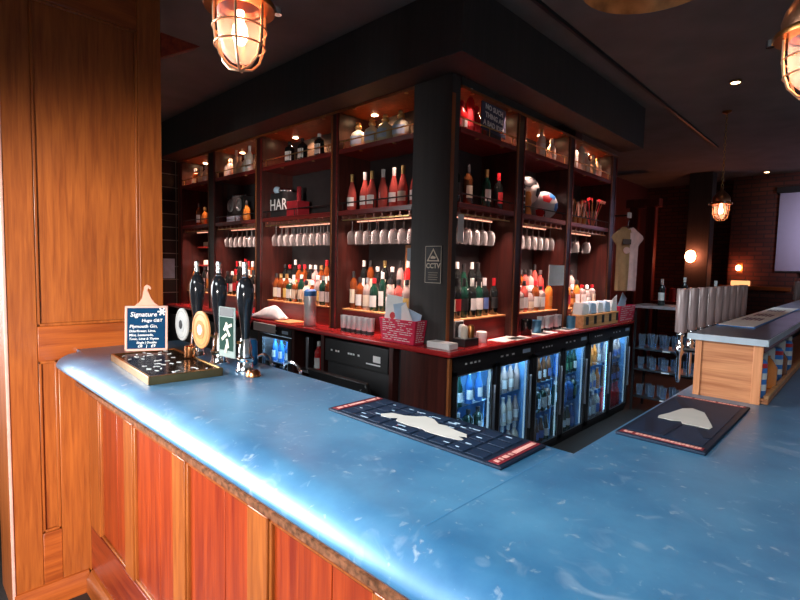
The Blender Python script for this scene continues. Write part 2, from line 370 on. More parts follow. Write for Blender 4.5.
# zinc worktop: swept bullnose round an L with a rounded outer corner
def worktop():
    YO, NA, NB, ZB = .612, .115, .066, 1.044
    path = []; cx, cy, R = -.43, 1.122, .51
    for i in range(9):
        a = math.radians(180+90*i/8); path.append((-3.112+.12*math.cos(a), YO+.12+.12*math.sin(a), math.cos(a), math.sin(a)))
    for x in (-2.5, -1.8, -1.1, -.6): path.append((x, YO, 0, -1))
    for i in range(0, 19):
        a = -PI/2 + (PI/2)*i/18; path.append((cx+R*math.cos(a), cy+R*math.sin(a), math.cos(a), math.sin(a)))
    for y in (2, 3.5, 5, 6.5, 8.4): path.append((cx+R, y, 1, 0))
    prof = [(.085, ZB-.012), (.02, ZB-.012), (.006, ZB-.009)]
    prof += [(NA*(1-math.cos(PI/2*i/10)), ZB+NB*math.sin(PI/2*i/10)) for i in range(11)]
    bm = bmesh.new(); rows = []
    for x, y, nx, ny in path: rows.append([bm.verts.new((x-nx*d, y-ny*d, z)) for d, z in prof])
    for A, Z in zip(rows, rows[1:]):
        for i in range(len(prof)-1): bm.faces.new((A[i], Z[i], Z[i+1], A[i+1]))
    top = [r_[-1] for r_ in rows]
    inn = [(-.577, 8.4), (-.577, 1.31), (-3.232, 1.31)]
    iv = [bm.verts.new((x, y, 1.11)) for x, y in inn]
    wv = bm.verts.new((-3.232, .735, 1.11)); wb = bm.verts.new((-3.232, .735, 1.035))
    f = bm.faces.new(top+iv+[wv]); bm.faces.new(rows[0]+[wv, wb]); bm.faces.new((wv, iv[2], wb))
    bot = [bm.verts.new((x, y, 1.035)) for x, y in inn]
    bm.faces.new((iv[0], iv[1], bot[1], bot[0])); bm.faces.new((iv[1], iv[2], bot[2], bot[1]))
    bm.faces.new((rows[-1]+[iv[0], bot[0]]))
    bm.normal_update()
    bmesh.ops.triangulate(bm, faces=[f_ for f_ in bm.faces if len(f_.verts) > 4])
    bmesh.ops.recalc_face_normals(bm, faces=bm.faces[:])
    me = bpy.data.meshes.new('zinc_worktop'); bm.to_mesh(me); bm.free(); me.materials.append(ZINC)
    for p in me.polygons: p.use_smooth = True
    me.set_sharp_from_angle(angle=math.radians(50))
    o = obj('zinc_worktop', me); tag(o, 'blue grey zinc bar top with a thick rounded edge', 'worktop')
    boxo('seam', plain('seam_line', (.05, .20, .38), .4), (-.612, -.609, .72, 1.308, 1.1098, 1.1104), o)
worktop()

# ================================================================== BACK BAR worktop and carcasses
b = B(); b.prism([(-6.74, 2.54), (-2.0, 2.54), (-1.985, 2.545), (-1.98, 2.56), (-1.98, 5.96), (-2.51, 5.96), (-2.51, 3.185), (-6.74, 3.185)], lambda u, v, w_: (u, v, w_), 1.02, 1.06)
tag(b.build('back_counter_top', REDTOP, bevel=.012, seg=3), 'red polished wood worktop running round the back bar', 'worktop')

WINGL = thing('back_bar_shelving', 'dark wood bottle shelving on the wing with the CCTV pillar', 'shelving', (0, 2.72, 0))
WINGR = thing('back_bar_shelving', 'dark wood bottle shelving above the glass door coolers', 'shelving', (-2.15, 0, 0), PI/2)
BAYL = [(-6.61, -5.86), (-5.67, -4.76), (-4.62, -3.49), (-3.38, -2.515)]
BAYR = [(2.81, 3.55), (3.69, 4.47), (4.60, 5.50)]
def wing(root, bays, posts, depth, zt, spots, sd):
    for a, c in posts:
        p = boxo('post', DARKZ, (a, c, 0, depth, 1.061, zt), root, .003)
        boxo('edge_bead', EDGE, (a+.012, a+.03, -.006, -.0005, 1.061, zt-.01), p, .002)  # lighter orange on one side paints in the lit post edge
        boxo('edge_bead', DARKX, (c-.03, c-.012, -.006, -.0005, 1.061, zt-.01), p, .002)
    x0, x1 = min(bays[0][0], posts[0][0]), max(bays[-1][1], posts[-1][1])
    boxo('back_panel', BACK, (x0, x1, depth, depth+.015, 1.061, zt+.02), root)
    boxo('bay_ceiling', EDGE, (x0, x1, 0.0, depth-.001, zt+.001, zt+.02), root)
    for (a, c) in bays:
        for z in (2.56, 2.04):
            sh = boxo('shelf', DARKX, (a+.001, c-.001, .002, depth-.002, z, z+.04), root, .003)
            r_ = B(); r_.tube([(a+.002, .014, z+.105), (c-.002, .014, z+.105)], .0055)
            n = 2
            for k in range(n+1):
                xx = a+.05+(c-a-.10)*k/n; r_.tube([(xx, .014, z+.041), (xx, .014, z+.105)], .004, 6)
            r_.build('gallery_rail', BRASS if z > 2.5 else BLACK, sh)
        g = B(); x = a+.03
        while x < c-.03:
            g.box(x, x+.014, .02, depth-.02, 2.012, 2.038); g.box(x-.012, x+.026, .02, depth-.02, 2.006, 2.0119); x += .098
        g.build('glass_hanger', plain('hanger_strip', (.30, .12, .09), .3, .5), root)
        s0 = .070 if z > 0 and depth > .34 else .052
        boxo('bottle_step', DARKX, (a+.001, c-.001, s0, depth-.001, 1.062, 1.225), root)
        boxo('step_edge', PINE, (a+.001, c-.001, s0-.007, depth-.001, 1.2255, 1.238), root, .002)
        boxo('bottle_step', DARKX, (a+.001, c-.001, s0+.105, depth-.002, 1.239, 1.335), root)
        for q, fx in enumerate(spots):
            xx = a+(c-a)*fx
            B().lathe([(0, 0), (.022, 0), (.030, .004), (.030, .0055)], 14, (xx, sd, zt-.006)).build('downlight', SPOTD, root)
DEPL, DEPR, ZTL, ZTR = .37, .335, 2.91, 2.86
FL, FR, SDL, SDR = (.20,), (.75,), .25, .19
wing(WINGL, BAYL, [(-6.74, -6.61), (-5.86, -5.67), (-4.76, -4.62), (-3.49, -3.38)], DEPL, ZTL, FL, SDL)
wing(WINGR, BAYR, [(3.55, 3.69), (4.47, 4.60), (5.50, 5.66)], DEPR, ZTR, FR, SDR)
SPOT_W = 15
def spot(loc, power, tgt):
    d = bpy.data.lights.new('downlight_beam', 'SPOT'); d.energy = power; d.color = (1, .42, .20); d.spot_size = math.radians(150); d.spot_blend = .6; d.shadow_soft_size = .03
    o = bpy.data.objects.new('downlight_beam', d); COL.objects.link(o); o.location = loc; aim(o, tgt)
for a, c in BAYL:
    for fx in FL: spot((a+(c-a)*fx, 2.72+SDL, ZTL-.012), SPOT_W, (a+(c-a)*(fx+.2), 2.9, 2.2))
for a, c in BAYR:
    for fx in FR: spot((-2.15-SDR, a+(c-a)*fx, ZTR-.012), SPOT_W, (-2.3, a+(c-a)*(fx-.2), 2.2))
# warm strip lamps under the second shelf of each bay light the bottles on the steps
STRIP = glow('under_shelf_strip', (1, .42, .27), 2)
for a, c in BAYL: boxo('strip_lamp', STRIP, (a+.05, c-.05, .175, .185, 1.996, 2.003), WINGL)
for a, c in BAYR: boxo('strip_lamp', STRIP, (a+.05, c-.05, .175, .185, 1.996, 2.003), WINGR)

def fill_puck(root, u, z, w_, drop):  # added brass disc and spot that brighten the shelf displays
    B().lathe([(0, 0), (.016, 0), (.016, .005), (0, .005)], 12, (u, .022, z+.002)).build('added_fill_lamp', BRASS, root)
    d = bpy.data.lights.new('added_fill_beam', 'SPOT'); d.energy = w_; d.color = (1, .62, .52); d.spot_size = math.radians(66); d.spot_blend = .7; d.shadow_soft_size = .015
    l = bpy.data.objects.new('added_fill_beam', d); COL.objects.link(l)
    p0, p1 = Vector((u, .022, z)), Vector((u, .022+drop*.22, z-drop)); m = Matrix.Translation(root.location) @ Matrix.Rotation(root.rotation_euler.z, 4, 'Z')
    l.location = m @ p0; aim(l, m @ p1)
def bay_fill(root, a, c):  # added bar and area light that brighten bottles on the steps
    boxo('added_fill_lamp', BRASS, (a+.04, c-.04, .016, .028, 1.996, 2.004), root)
    m = Matrix.Translation(root.location) @ Matrix.Rotation(root.rotation_euler.z, 4, 'Z'); u = (a+c)/2
    d = bpy.data.lights.new('added_fill_beam', 'AREA'); d.shape = 'RECTANGLE'; d.size = c-a-.10; d.size_y = .012; d.energy = 9*(c-a); d.color = (1, .66, .56); d.spread = math.radians(70)
    l = bpy.data.objects.new('added_fill_beam', d); COL.objects.link(l)
    Z = (m.to_3x3() @ Vector((0, -.24, .97))).normalized(); X = (m.to_3x3() @ Vector((1, 0, 0))).normalized(); Y = Z.cross(X)
    R_ = Matrix((X, Y, Z)).transposed().to_4x4(); R_.translation = m @ Vector((u, .022, 1.993)); l.matrix_world = R_
for W_, bays in ((WINGL, BAYL), (WINGR, BAYR)):
    for a, c in bays: bay_fill(W_, a, c)
for W_, bays, zt in ((WINGL, BAYL, ZTL), (WINGR, BAYR, ZTR)):
    for a, c in bays:
        for f_ in (.3, .75):
            fill_puck(W_, a+(c-a)*f_, 2.552, 14, .4); fill_puck(W_, a+(c-a)*(.2 if f_ < .5 else .88), zt-.007, 7, .3)
def PL(u, d, z): return (u, 2.72+d, z)
def PR(u, d, z): return (-2.15-d, u, z)
RL, RR = 0.0, PI/2

# carcass under the long wing
cab = thing('under_counter_cabinet', 'dark cabinet run under the red back counter', 'cabinet', (0, 0, 0))
boxo('side_panel', DARKZ, (-2.45, -2.02, 2.57, 2.60, .05, 1.018), cab, .003)
boxo('corner_post', EDGE, (-2.022, -2.004, 2.566, 2.60, .05, 1.018), cab, .003)
boxo('divider', DARKZ, (-2.57, -2.53, 2.57, 3.15, .05, 1.018), cab); boxo('plinth', BLACKP, (-6.7, -2.57, 2.62, 3.15, .001, .05), cab)
boxo('rear_panel', BLACKP, (-6.7, -2.57, 3.12, 3.15, .05, 1.018), cab); boxo('divider', DARKZ, (-3.40, -3.36, 2.57, 3.12, .05, 1.018), cab)
boxo('divider', DARKZ, (-3.84, -3.80, 2.57, 3.12, .05, 1.018), cab); boxo('divider', DARKZ, (-4.44, -4.40, 2.57, 3.12, .05, 1.018), cab)
boxo('shelf', STEEL, (-3.80, -3.40, 2.60, 3.12, .64, .66), cab); boxo('door', BLACKP, (-6.7, -4.46, 2.58, 2.60, .06, .93), cab)

# ================================================================== BOTTLES (prototype meshes, shared)
def arc(r, z0, z1, mat, p=2, name='paper_label', half=1.15):
    return B().lathe([(r, z0, p), (r, z1, p)], 10, a0=-PI/2-half, a1=-PI/2+half).mesh(name, mat)
BCACHE = {}
def bottle(kind, body, lab, cap):
    key = (kind, body.name, lab.name if lab else '', cap.name)
    if key in BCACHE: return BCACHE[key]
    if kind == 'wine':
        pr = [(0, 0), (.034, 0), (.037, .004), (.037, .185), (.033, .205), (.018, .228), (.0145, .24), (.0145, .292), (.0158, .293), (.0158, .298), (0, .298)]; lb = (.0376, .055, .145); cp = [(.0152, .238), (.0156, .24), (.0162, .292), (.0166, .300), (0, .3005)]; H = .30
    elif kind == 'burgundy':
        pr = [(0, 0), (.038, 0), (.041, .004), (.041, .13), (.036, .165), (.022, .215), (.0145, .25), (.0145, .308), (0, .308)]; lb = (.0416, .04, .115); cp = [(.0150, .245), (.0152, .25), (.0165, .305), (.0165, .312), (0, .3125)]
    elif kind == 'spirit':
        pr = [(0, 0), (.036, 0), (.039, .004), (.039, .165), (.034, .19), (.018, .212), (.015, .225), (.015, .255), (0, .255)]; lb = (.0396, .035, .13); cp = [(.0152, .232), (.017, .234), (.017, .272), (.016, .275), (0, .275)]
    elif kind == 'squat':
        pr = [(0, 0), (.038, 0), (.041, .005), (.043, .09), (.040, .125), (.024, .155), (.015, .168), (.015, .195), (0, .195)]; lb = (.0438, .03, .09); cp = [(.0155, .178), (.019, .18), (.019, .212), (.014, .222), (0, .224)]
    elif kind == 'square':
        pr = [(0, 0, 8), (.034, 0, 8), (.036, .003, 8), (.036, .15, 8), (.033, .165, 7), (.02, .18, 3), (.014, .186), (.014, .21), (0, .21)]; lb = (.0366, .035, .125); cp = [(.0145, .192), (.0175, .193), (.0175, .222), (0, .224)]
    elif kind == 'tall':
        pr = [(0, 0), (.031, 0), (.033, .004), (.033, .215), (.028, .24), (.016, .262), (.0135, .27), (.0135, .31), (0, .31)]; lb = (.0336, .05, .17); cp = [(.014, .272), (.0155, .273), (.0155, .325), (0, .327)]
    elif kind == 'beer':
        pr = [(0, 0), (.028, 0), (.0305, .003), (.0305, .125), (.027, .145), (.0145, .185), (.0125, .20), (.0125, .222), (0, .222)]; lb = (.0311, .035, .105); cp = [(.0128, .217), (.0148, .218), (.0148, .226), (0, .2265)]
    elif kind == 'flask':
        pr = [(0, 0), (.045, 0), (.060, .015), (.068, .06), (.067, .10), (.054, .135), (.026, .155), (.018, .165), (.018, .185), (0, .185)]; lb = (.0688, .035, .105); cp = [(.019, .168), (.029, .171), (.031, .186), (.021, .200), (.027, .210), (.014, .228), (0, .232)]
    n = 14
    out = [B().lathe(pr, 24 if kind == 'square' else n).mesh(kind+'_bottle', body)]
    if lab:
        p = 8 if kind == 'square' else 2
        out.append(('paper_label', arc(lb[0], lb[1], lb[2], lab, p)))
    out.append(('cap', B().lathe(cp, 12).mesh('cap', cap)))
    BCACHE[key] = out; return out
def gl(name, c, rough=.08): return plain(name, c, rough, coat=.4, var=.1)
G_DARK = gl('black_bottle_glass', (.010, .012, .012)); G_GREEN = gl('green_bottle_glass', (.007, .040, .026)); G_AMB = gl('amber_spirit', (.19, .045, .010))
G_ROSE = gl('rose_wine', (.46, .085, .07)); G_RED = gl('red_spirit', (.55, .02, .02)); G_CLEAR = gl('clear_spirit', (.36, .28, .26)); G_ORG = gl('orange_spirit', (.78, .24, .04))
G_PALE = gl('frosted_bottle', (.72, .62, .50), .3); G_CRN = gl('cream_green_ceramic', (.60, .60, .42), .3)
G_BLUE = gl('blue_bottle_glass', (.03, .14, .42)); G_BRN = gl('brown_bottle_glass', (.10, .035, .012))
L_W = PAPER; L_C = CREAM; L_R = plain('red_label', (.6, .03, .04), .6); L_K = plain('black_label', (.02, .02, .022), .5); L_B = plain('blue_label', (.12, .2, .5), .6); L_O = ORANGE; L_G = plain('green_label', (.10, .25, .14), .6); L_Y = plain('yellow_label', (.75, .55, .16), .6)
C_K = BLACKP; C_W = WHITE; C_R = REDP; C_G = plain('gold_foil', (.75, .52, .2), .3, .9); C_S = STEEL; C_B = BLUE
CN = {'navy':0}
COLN = {G_DARK: 'black', G_GREEN: 'green', G_AMB: 'amber', G_ROSE: 'pink', G_RED: 'red', G_CLEAR: 'clear', G_ORG: 'orange', G_PALE: 'frosted', G_BLUE: 'blue', G_BRN: 'brown', G_CRN: 'cream'}
LABN = {PAPERB: 'blue', L_W: 'white', L_C: 'cream', L_R: 'red', L_K: 'black', L_B: 'blue', L_O: 'orange', L_G: 'green', L_Y: 'yellow', None: 'no'}
KN = {'wine': 'wine', 'burgundy': 'wine', 'spirit': 'spirit', 'squat': 'squat', 'square': 'square', 'tall': 'tall', 'beer': 'beer', 'flask': 'round'}
SEENL = {}
def place_row(P, rz, items, d, z, where, ref, group, first=0):
    """items: (u, kind, body, label, cap); ordered from REF outwards in the wording"""
    for i, (u, kind, body, lab, cap) in enumerate(items):
        lb = f"{COLN[body]} {KN[kind]} bottle with {LABN[lab]} label, {ORD[i+first]} from {ref}, {where}"
        spawn({'wine': 'wine_bottle', 'burgundy': 'wine_bottle', 'beer': 'beer_bottle'}.get(kind, 'spirit_bottle'), lb, 'bottle', bottle(kind, body, lab, cap), P(u, d+random.uniform(-.008, .008), z+.0005), rz+random.uniform(-.25, .25), group)
KINDS = ['spirit', 'squat', 'square', 'tall', 'spirit']
def rand_items(us, kinds, bodies, labs, caps):
    return [(u, random.choice(kinds), random.choice(bodies), random.choice(labs), random.choice(caps)) for u in us]
def lin(a, b, n): return [a+(b-a)*i/(n-1) for i in range(n)] if n > 1 else [(a+b)/2]

BN = {'L1': 'bay by CCTV sign', 'L2': 'towel bay', 'L3': 'radio bay', 'L4': 'tiled-wall bay', 'R1': 'chalk-sign bay', 'R2': 'football bay', 'R3': 'end bay'}
SP_B = [G_AMB, G_CLEAR, G_AMB, G_CLEAR, G_BRN, G_ROSE, G_GREEN, G_PALE]; SP_L = [L_W, L_C, L_W, L_C, L_W, L_K, L_Y]; SP_C = [C_K, C_W, C_W, C_G, C_K, C_S, C_R]
# steps, long wing (u runs away from the pillar: sort descending so the count starts at the pillar)
place_row(PL, RL, rand_items(lin(-2.57, -3.31, 9), KINDS, SP_B, SP_L, SP_C), .125, 1.238, 'lower step, '+BN['L1'], 'the pillar', 'spirits on the steps')
place_row(PL, RL, rand_items(lin(-2.58, -3.28, 9), ['spirit', 'tall', 'tall'], [G_DARK, G_DARK, G_AMB, G_CLEAR, G_RED], [L_W, L_R, L_K, L_C], SP_C), .230, 1.335, 'upper step, '+BN['L1'], 'the pillar', 'spirits on the steps')
place_row(PL, RL, rand_items(lin(-3.55, -4.54, 12), ['spirit', 'squat', 'square', 'spirit'], [G_AMB, G_CLEAR, G_CLEAR, G_AMB, G_GREEN, G_PALE], [L_W, L_C, L_W, L_Y], SP_C), .125, 1.238, 'lower step, '+BN['L2'], 'the steel shaker', 'spirits on the steps')
place_row(PL, RL, rand_items(lin(-3.56, -4.54, 12), ['spirit', 'tall', 'tall'], [G_DARK, G_CLEAR, G_AMB, G_DARK], [L_W, L_W, L_C, L_R], [C_W, C_W, C_R, C_K, C_G]), .230, 1.335, 'upper step, '+BN['L2'], 'the steel shaker', 'spirits on the steps')
place_row(PL, RL, rand_items(lin(-4.82, -5.60, 9), ['wine', 'tall', 'spirit'], [G_DARK, G_DARK, G_BRN], [L_W, L_R, L_W], [C_W, C_R, C_K]), .125, 1.238, 'lower step, '+BN['L3'], 'the towel side', 'bottles on the steps')
place_row(PL, RL, rand_items(lin(-4.83, -5.58, 9), ['tall', 'wine'], [G_DARK, G_DARK, G_AMB], [L_W, L_C], [C_W, C_R]), .230, 1.335, 'upper step, '+BN['L3'], 'the towel side', 'bottles on the steps')
place_row(PL, RL, rand_items(lin(-5.95, -6.52, 5), ['spirit', 'squat', 'tall'], [G_ORG, G_AMB, G_CLEAR, G_DARK], [L_O, L_W, L_C], [C_K, C_W]), .125, 1.238, 'lower step, '+BN['L4'], 'the towel side', 'bottles on the steps')
# steps, short wing
place_row(PR, RR, [(2.88, 'wine', G_DARK, L_C, C_K), (2.965, 'wine', G_DARK, L_R, C_K), (3.05, 'wine', G_GREEN, L_K, C_K), (3.14, 'wine', G_DARK, L_W, C_W), (3.24, 'wine', G_GREEN, L_W, C_K), (3.33, 'wine', G_DARK, L_B, C_W), (3.46, 'wine', G_DARK, L_K, C_R)], .108, 1.238, 'lower step, '+BN['R1'], 'the pillar', 'wines on the steps')
place_row(PR, RR, [(2.90, 'burgundy', G_DARK, L_K, C_K), (3.0, 'tall', G_DARK, L_W, C_K), (3.09, 'tall', G_DARK, L_K, C_W), (3.19, 'burgundy', G_GREEN, L_W, C_K), (3.28, 'tall', G_DARK, L_K, C_W), (3.37, 'tall', G_DARK, L_W, C_K)], .215, 1.335, 'upper step, '+BN['R1'], 'the pillar', 'wines on the steps')
place_row(PR, RR, [(3.75, 'spirit', G_RED, L_O, C_K), (3.84, 'square', G_CLEAR, L_W, C_R), (3.93, 'spirit', G_ROSE, L_W, C_K), (4.03, 'squat', G_CLEAR, L_C, C_W), (4.13, 'spirit', G_AMB, L_W, C_R), (4.22, 'square', G_CLEAR, L_W, C_K), (4.38, 'spirit', G_ORG, L_O, C_K)], .108, 1.238, 'lower step, '+BN['R2'], 'the pillar', 'spirits on the short wing steps')
place_row(PR, RR, rand_items(lin(3.75, 4.41, 8), ['spirit', 'tall'], [G_CLEAR, G_DARK, G_AMB, G_ROSE], [L_W, L_C, L_R], [C_K, C_W, C_S]), .215, 1.335, 'upper step, '+BN['R2'], 'the pillar', 'spirits on the short wing steps')
place_row(PR, RR, [(4.68, 'spirit', G_ORG, L_O, C_K), (4.79, 'spirit', G_ORG, L_R, C_K), (4.90, 'squat', G_AMB, L_O, C_W), (5.01, 'spirit', G_ORG, L_W, C_K), (5.14, 'square', G_CLEAR, L_W, C_R), (5.25, 'squat', G_CLEAR, L_W, C_W), (5.38, 'square', G_CLEAR, L_C, C_R)], .108, 1.238, 'lower step, '+BN['R3'], 'the pillar', 'spirits on the short wing steps')
place_row(PR, RR, rand_items(lin(4.70, 5.10, 4), ['spirit', 'tall'], [G_BLUE, G_ORG, G_CLEAR], [L_W, L_O], [C_K, C_S]), .215, 1.335, 'upper step, '+BN['R3'], 'the pillar', 'spirits on the short wing steps')
# second shelf
Z2, Z1 = 2.08, 2.60
place_row(PL, RL, [(-2.57, 'burgundy', G_ROSE, L_W, C_W), (-2.69, 'burgundy', G_ROSE, L_C, C_G), (-2.80, 'burgundy', G_ROSE, L_W, C_W), (-2.92, 'burgundy', G_ROSE, None, C_W), (-3.045, 'burgundy', G_ROSE, L_W, C_G), (-3.135, 'burgundy', G_ROSE, L_W, C_W), (-3.30, 'burgundy', G_ROSE, L_W, C_G)], .09, Z2, 'second shelf, '+BN['L1'], 'the pillar', 'pink wines on the second shelf')
place_row(PR, RR, [(2.87, 'wine', G_DARK, L_K, C_K), (3.04, 'wine', G_BRN, L_C, C_K), (3.27, 'wine', G_GREEN, L_W, C_G), (3.45, 'wine', G_DARK, L_R, C_R)], .09, Z2, 'second shelf, '+BN['R1'], 'the pillar', 'wines on the second shelf')
place_row(PL, RL, [(-5.98, 'squat', G_ORG, L_O, C_G), (-6.12, 'squat', G_ORG, L_O, C_G), (-6.28, 'spirit', G_AMB, L_W, C_K)], .09, Z2, 'second shelf, '+BN['L4'], 'the towel side', 'bottles on the second shelf')
# top shelf
place_row(PL, RL, [(-2.75, 'flask', G_CRN, PAPERB, C_G), (-2.92, 'flask', G_CRN, PAPERB, C_G), (-3.08, 'flask', G_CRN, PAPERB, C_G), (-3.26, 'flask', G_CRN, PAPERB, C_G)], .11, Z1, 'top shelf, '+BN['L1'], 'the pillar', 'round bottles on the top shelf')
place_row(PL, RL, [(-3.80, 'square', G_DARK, L_W, C_W), (-4.07, 'square', G_DARK, L_W, C_K), (-4.28, 'square', G_DARK, L_W, C_K)], .11, Z1, 'top shelf, '+BN['L2'], 'the pillar', 'square bottles on the top shelf')
place_row(PL, RL, [(-5.06, 'wine', G_PALE, L_W, C_W), (-5.17, 'squat', G_PALE, L_W, C_W), (-5.28, 'squat', G_PALE, L_C, C_W), (-5.38, 'wine', G_PALE, L_C, C_W), (-5.50, 'squat', G_PALE, L_W, C_W), (-5.59, 'squat', G_PALE, L_C, C_G)], .11, Z1, 'top shelf, '+BN['L3'], 'the pillar', 'pale bottles on the top shelf')
place_row(PL, RL, [(-6.0, 'wine', G_PALE, L_W, C_W), (-6.14, 'squat', G_PALE, L_W, C_W), (-6.26, 'squat', G_PALE, L_C, C_W), (-6.45, 'squat', G_AMB, L_C, C_W)], .11, Z1, 'top shelf, '+BN['L4'], 'the pillar', 'pale bottles on the top shelf')
place_row(PR, RR, [(2.86, 'spirit', G_RED, L_R, C_R), (2.94, 'squat', G_RED, L_W, C_R), (3.02, 'tall', G_RED, L_R, C_W), (3.11, 'squat', G_RED, L_R, C_R)], .09, Z1, 'top shelf, '+BN['R1'], 'the pillar', 'red bottles on the top shelf')
place_row(PR, RR, [(3.76, 'wine', G_CLEAR, L_W, C_W), (4.10, 'spirit', G_PALE, L_W, C_G), (4.31, 'squat', G_PALE, L_W, C_W)], .09, Z1, 'top shelf, '+BN['R2'], 'the pillar', 'pale bottles on the short wing top shelf')
place_row(PR, RR, [(4.78, 'spirit', G_PALE, L_W, C_W), (4.92, 'tall', G_PALE, L_C, C_W), (5.06, 'squat', G_PALE, L_W, C_W), (5.20, 'squat', G_PALE, L_C, C_W), (5.33, 'squat', G_PALE, L_W, C_G)], .09, Z1, 'top shelf, '+BN['R3'], 'the pillar', 'pale bottles on the short wing top shelf')

# ================================================================== HANGING WINE GLASSES
bowl = B().lathe([(.036, -.222), (.041, -.19), (.043, -.165), (.040, -.135), (.028, -.112), (.006, -.100), (0, -.100)], 16).mesh('wine_glass', WGLASS)
gst = B().lathe([(.0045, -.100), (.0036, -.09), (.0036, -.015), (.006, -.006)], 8).mesh('stem', WSTEM)
gft = B().lathe([(.006, -.006), (.030, -.003), (.033, -.001), (.033, 0), (0, 0)], 16).mesh('foot', WSTEM)
WG = [bowl, ('stem', gst), ('foot', gft)]
def hang(P, a, c, n, bay, skip=0, ref='the pillar'):
    for row, d in (('front', .13), ('rear', .25)):
        for i in range(n):
            u = a+(c-a)*(i)/(max(1, n-1))
            spawn('wine_glass', f"stemmed wine glass hanging upside down, {ORD[i]} from {ref}, {row} row, {bay}", 'glass', WG, P(u, d, 2.0215), 0, 'wine glasses hanging under the second shelf')
hang(PL, -2.62, -3.34, 8, BN['L1']); hang(PL, -3.58, -4.56, 10, BN['L2']); hang(PL, -4.84, -5.60, 8, BN['L3'])
hang(PR, 2.88, 3.40, 6, BN['R1']); hang(PR, 3.76, 4.42, 7, BN['R2']); hang(PR, 4.70, 5.24, 3, BN['R3'])

# ================================================================== DISPLAY PIECES ON THE SHELVES
# chalk sign
t = thing('chalk_sign', 'small grey chalk sign saying NO SUCH THING AS A BAD IDEA on top shelf', 'sign', PR(3.27, .035, Z1+.045), RR)
t.rotation_euler = (-.06, .07, RR)
boxo('board', SLATEG, (-.165, .165, 0, .012, 0, .225), t, .003)
for k, s in enumerate(('NO SUCH', 'THING AS', 'A BAD IDEA')): text(s, .054, CHALK, t, (0, -.001, .178-k*.062), (PI/2, 0, 0), bold=.002)
obj('ledge_foot', B().box(-.10, .10, 0, .012, -.0445, -.001).mesh('ledge_foot', BLACKP), t)
# HAR crate
t = thing('display_box', 'black display box lettered HAR beside red panels on second shelf', 'box', PL(-4.38, .10, Z2+.001))
boxo('box', BLACKP, (-.25, .06, 0, .14, 0, .26), t, .004); boxo('red_panel', DRED, (.062, .25, -.004, .14, 0, .16), t, .004); boxo('red_panel', DRED, (.19, .225, .03, .06, .16, .30), t, .004)
text('HAR', .16, CHALK, t, (-.095, -.002, .135), (PI/2, 0, 0), bold=.001)
for k, (x, z, r_) in enumerate(((-.21, .335, .040), (-.13, .315, .032), (-.065, .31, .027), (-.01, .305, .022), (0.04, .30, .016))):
    tag(B().ball(r_, (0, 0, 0), 8).build('glass_ball', CHROME if k else PAPERB, None, PL(-4.38+x, .16, Z2+.2615+r_)), f'small silver ball on the HAR display box, {ORD[k]} from its corner', 'ball', 'balls on the display box')
# radio
t = thing('vintage_radio', 'dark vintage radio with two round dials on second shelf', 'radio', PL(-5.42, .12, Z2+.001))
boxo('case', BLACKP, (-.20, .20, 0, .14, .085, .30), t, .01)
for x in (-.10, .10):
    d = B().lathe([(.07, 0), (.075, .008), (.055, .012), (.05, .006), (.02, .006), (.02, .014), (0, .014)], 24, mat=Matrix.Translation((x, 0, .20)) @ Matrix.Rotation(PI/2, 4, 'X')).build('dial', STEEL, t)
for k in range(2): boxo('speaker_bar', PAPERB, (-.20, .12, -.004, .136, .002+k*.041, .036+k*.041), t, .003)
for k in range(6): tag(B().ball(.022-.002*k, (0, 0, 0), 8).build('glass_ball', CHROME, None, PL(-5.58+k*.055, .19, Z2+.3015+.022-.002*k)), f'small silver ball on the radio, {ORD[k]} from its corner', 'ball', 'balls on the radio')
place_row(PL, RL, [(-5.10, 'squat', G_ORG, L_O, C_K)], .09, Z2, 'second shelf, '+BN['L3'], 'the pillar', None)
# footballs
def football(name, label, loc, cols, seed, lift=0):
    t = thing(name, label, 'ball', loc)
    r_ = .13
    if lift: t.location.z += lift
    B().ball(r_, (0, 0, r_), 16).build('shell', WHITE, t)
    random.seed(seed)
    dirs = [(.55, -.55, .35), (-.35, -.80, .45), (.85, .1, -.15), (.2, -.75, -.55), (0, 0, 1), (.75, -.2, .62), (-.75, -.5, -.3)]
    for k, d in enumerate(dirs):
        d = Vector(d).normalized(); q = d.to_track_quat('Z', 'Y').to_matrix().to_4x4()
        rr = .048; zz = math.sqrt(r_*r_-rr*rr)
        prof = [(0, r_+.005)]+[(rr*j/4, math.sqrt((r_+.005)**2-(rr*j/4)**2)) for j in range(1, 5)]
        B().lathe(prof, 5, mat=Matrix.Translation((0, 0, r_)) @ q).build('patch', cols[k % len(cols)], t)
    return t
football('football', 'white football with black patches on second shelf', PR(3.99, .17, Z2+.001), [BLACKP], 1, .10)
t = thing('ball_stand', 'low black ring stand under the black and white football', 'stand', PR(3.99, .17, Z2+.001))
B().lathe([(.05, 0), (.07, 0), (.06, .098), (.05, .111), (.045, .105)], 18).build('ring', BLACKP, t)
football('football', 'white football with red and blue patches on second shelf', PR(4.29, .145, Z2+.001), [REDP, CYAN, BLUE], 2)
t = thing('wooden_figure', 'small orange wooden bottle holder in front of the black and white football', 'ornament', PR(3.86, .06, Z2+.001))
B().lathe([(0, 0), (.03, 0), (.035, .01), (.022, .06), (.034, .10), (.026, .14), (.03, .17), (.02, .2), (0, .205)], 14).build('body', ORANGE, t)
t = thing('patterned_tin', 'tall black and white patterned tin at the end of the football shelf', 'tin', PR(3.745, .06, Z2+.001))
B().lathe([(0, 0), (.035, 0), (.035, .24), (.03, .25), (0, .25)], 16).build('can', BLACKP, t)
for k in range(4): B().lathe([(.0355, .03+.055*k), (.0355, .045+.055*k)], 16).build('band', WHITE, t)
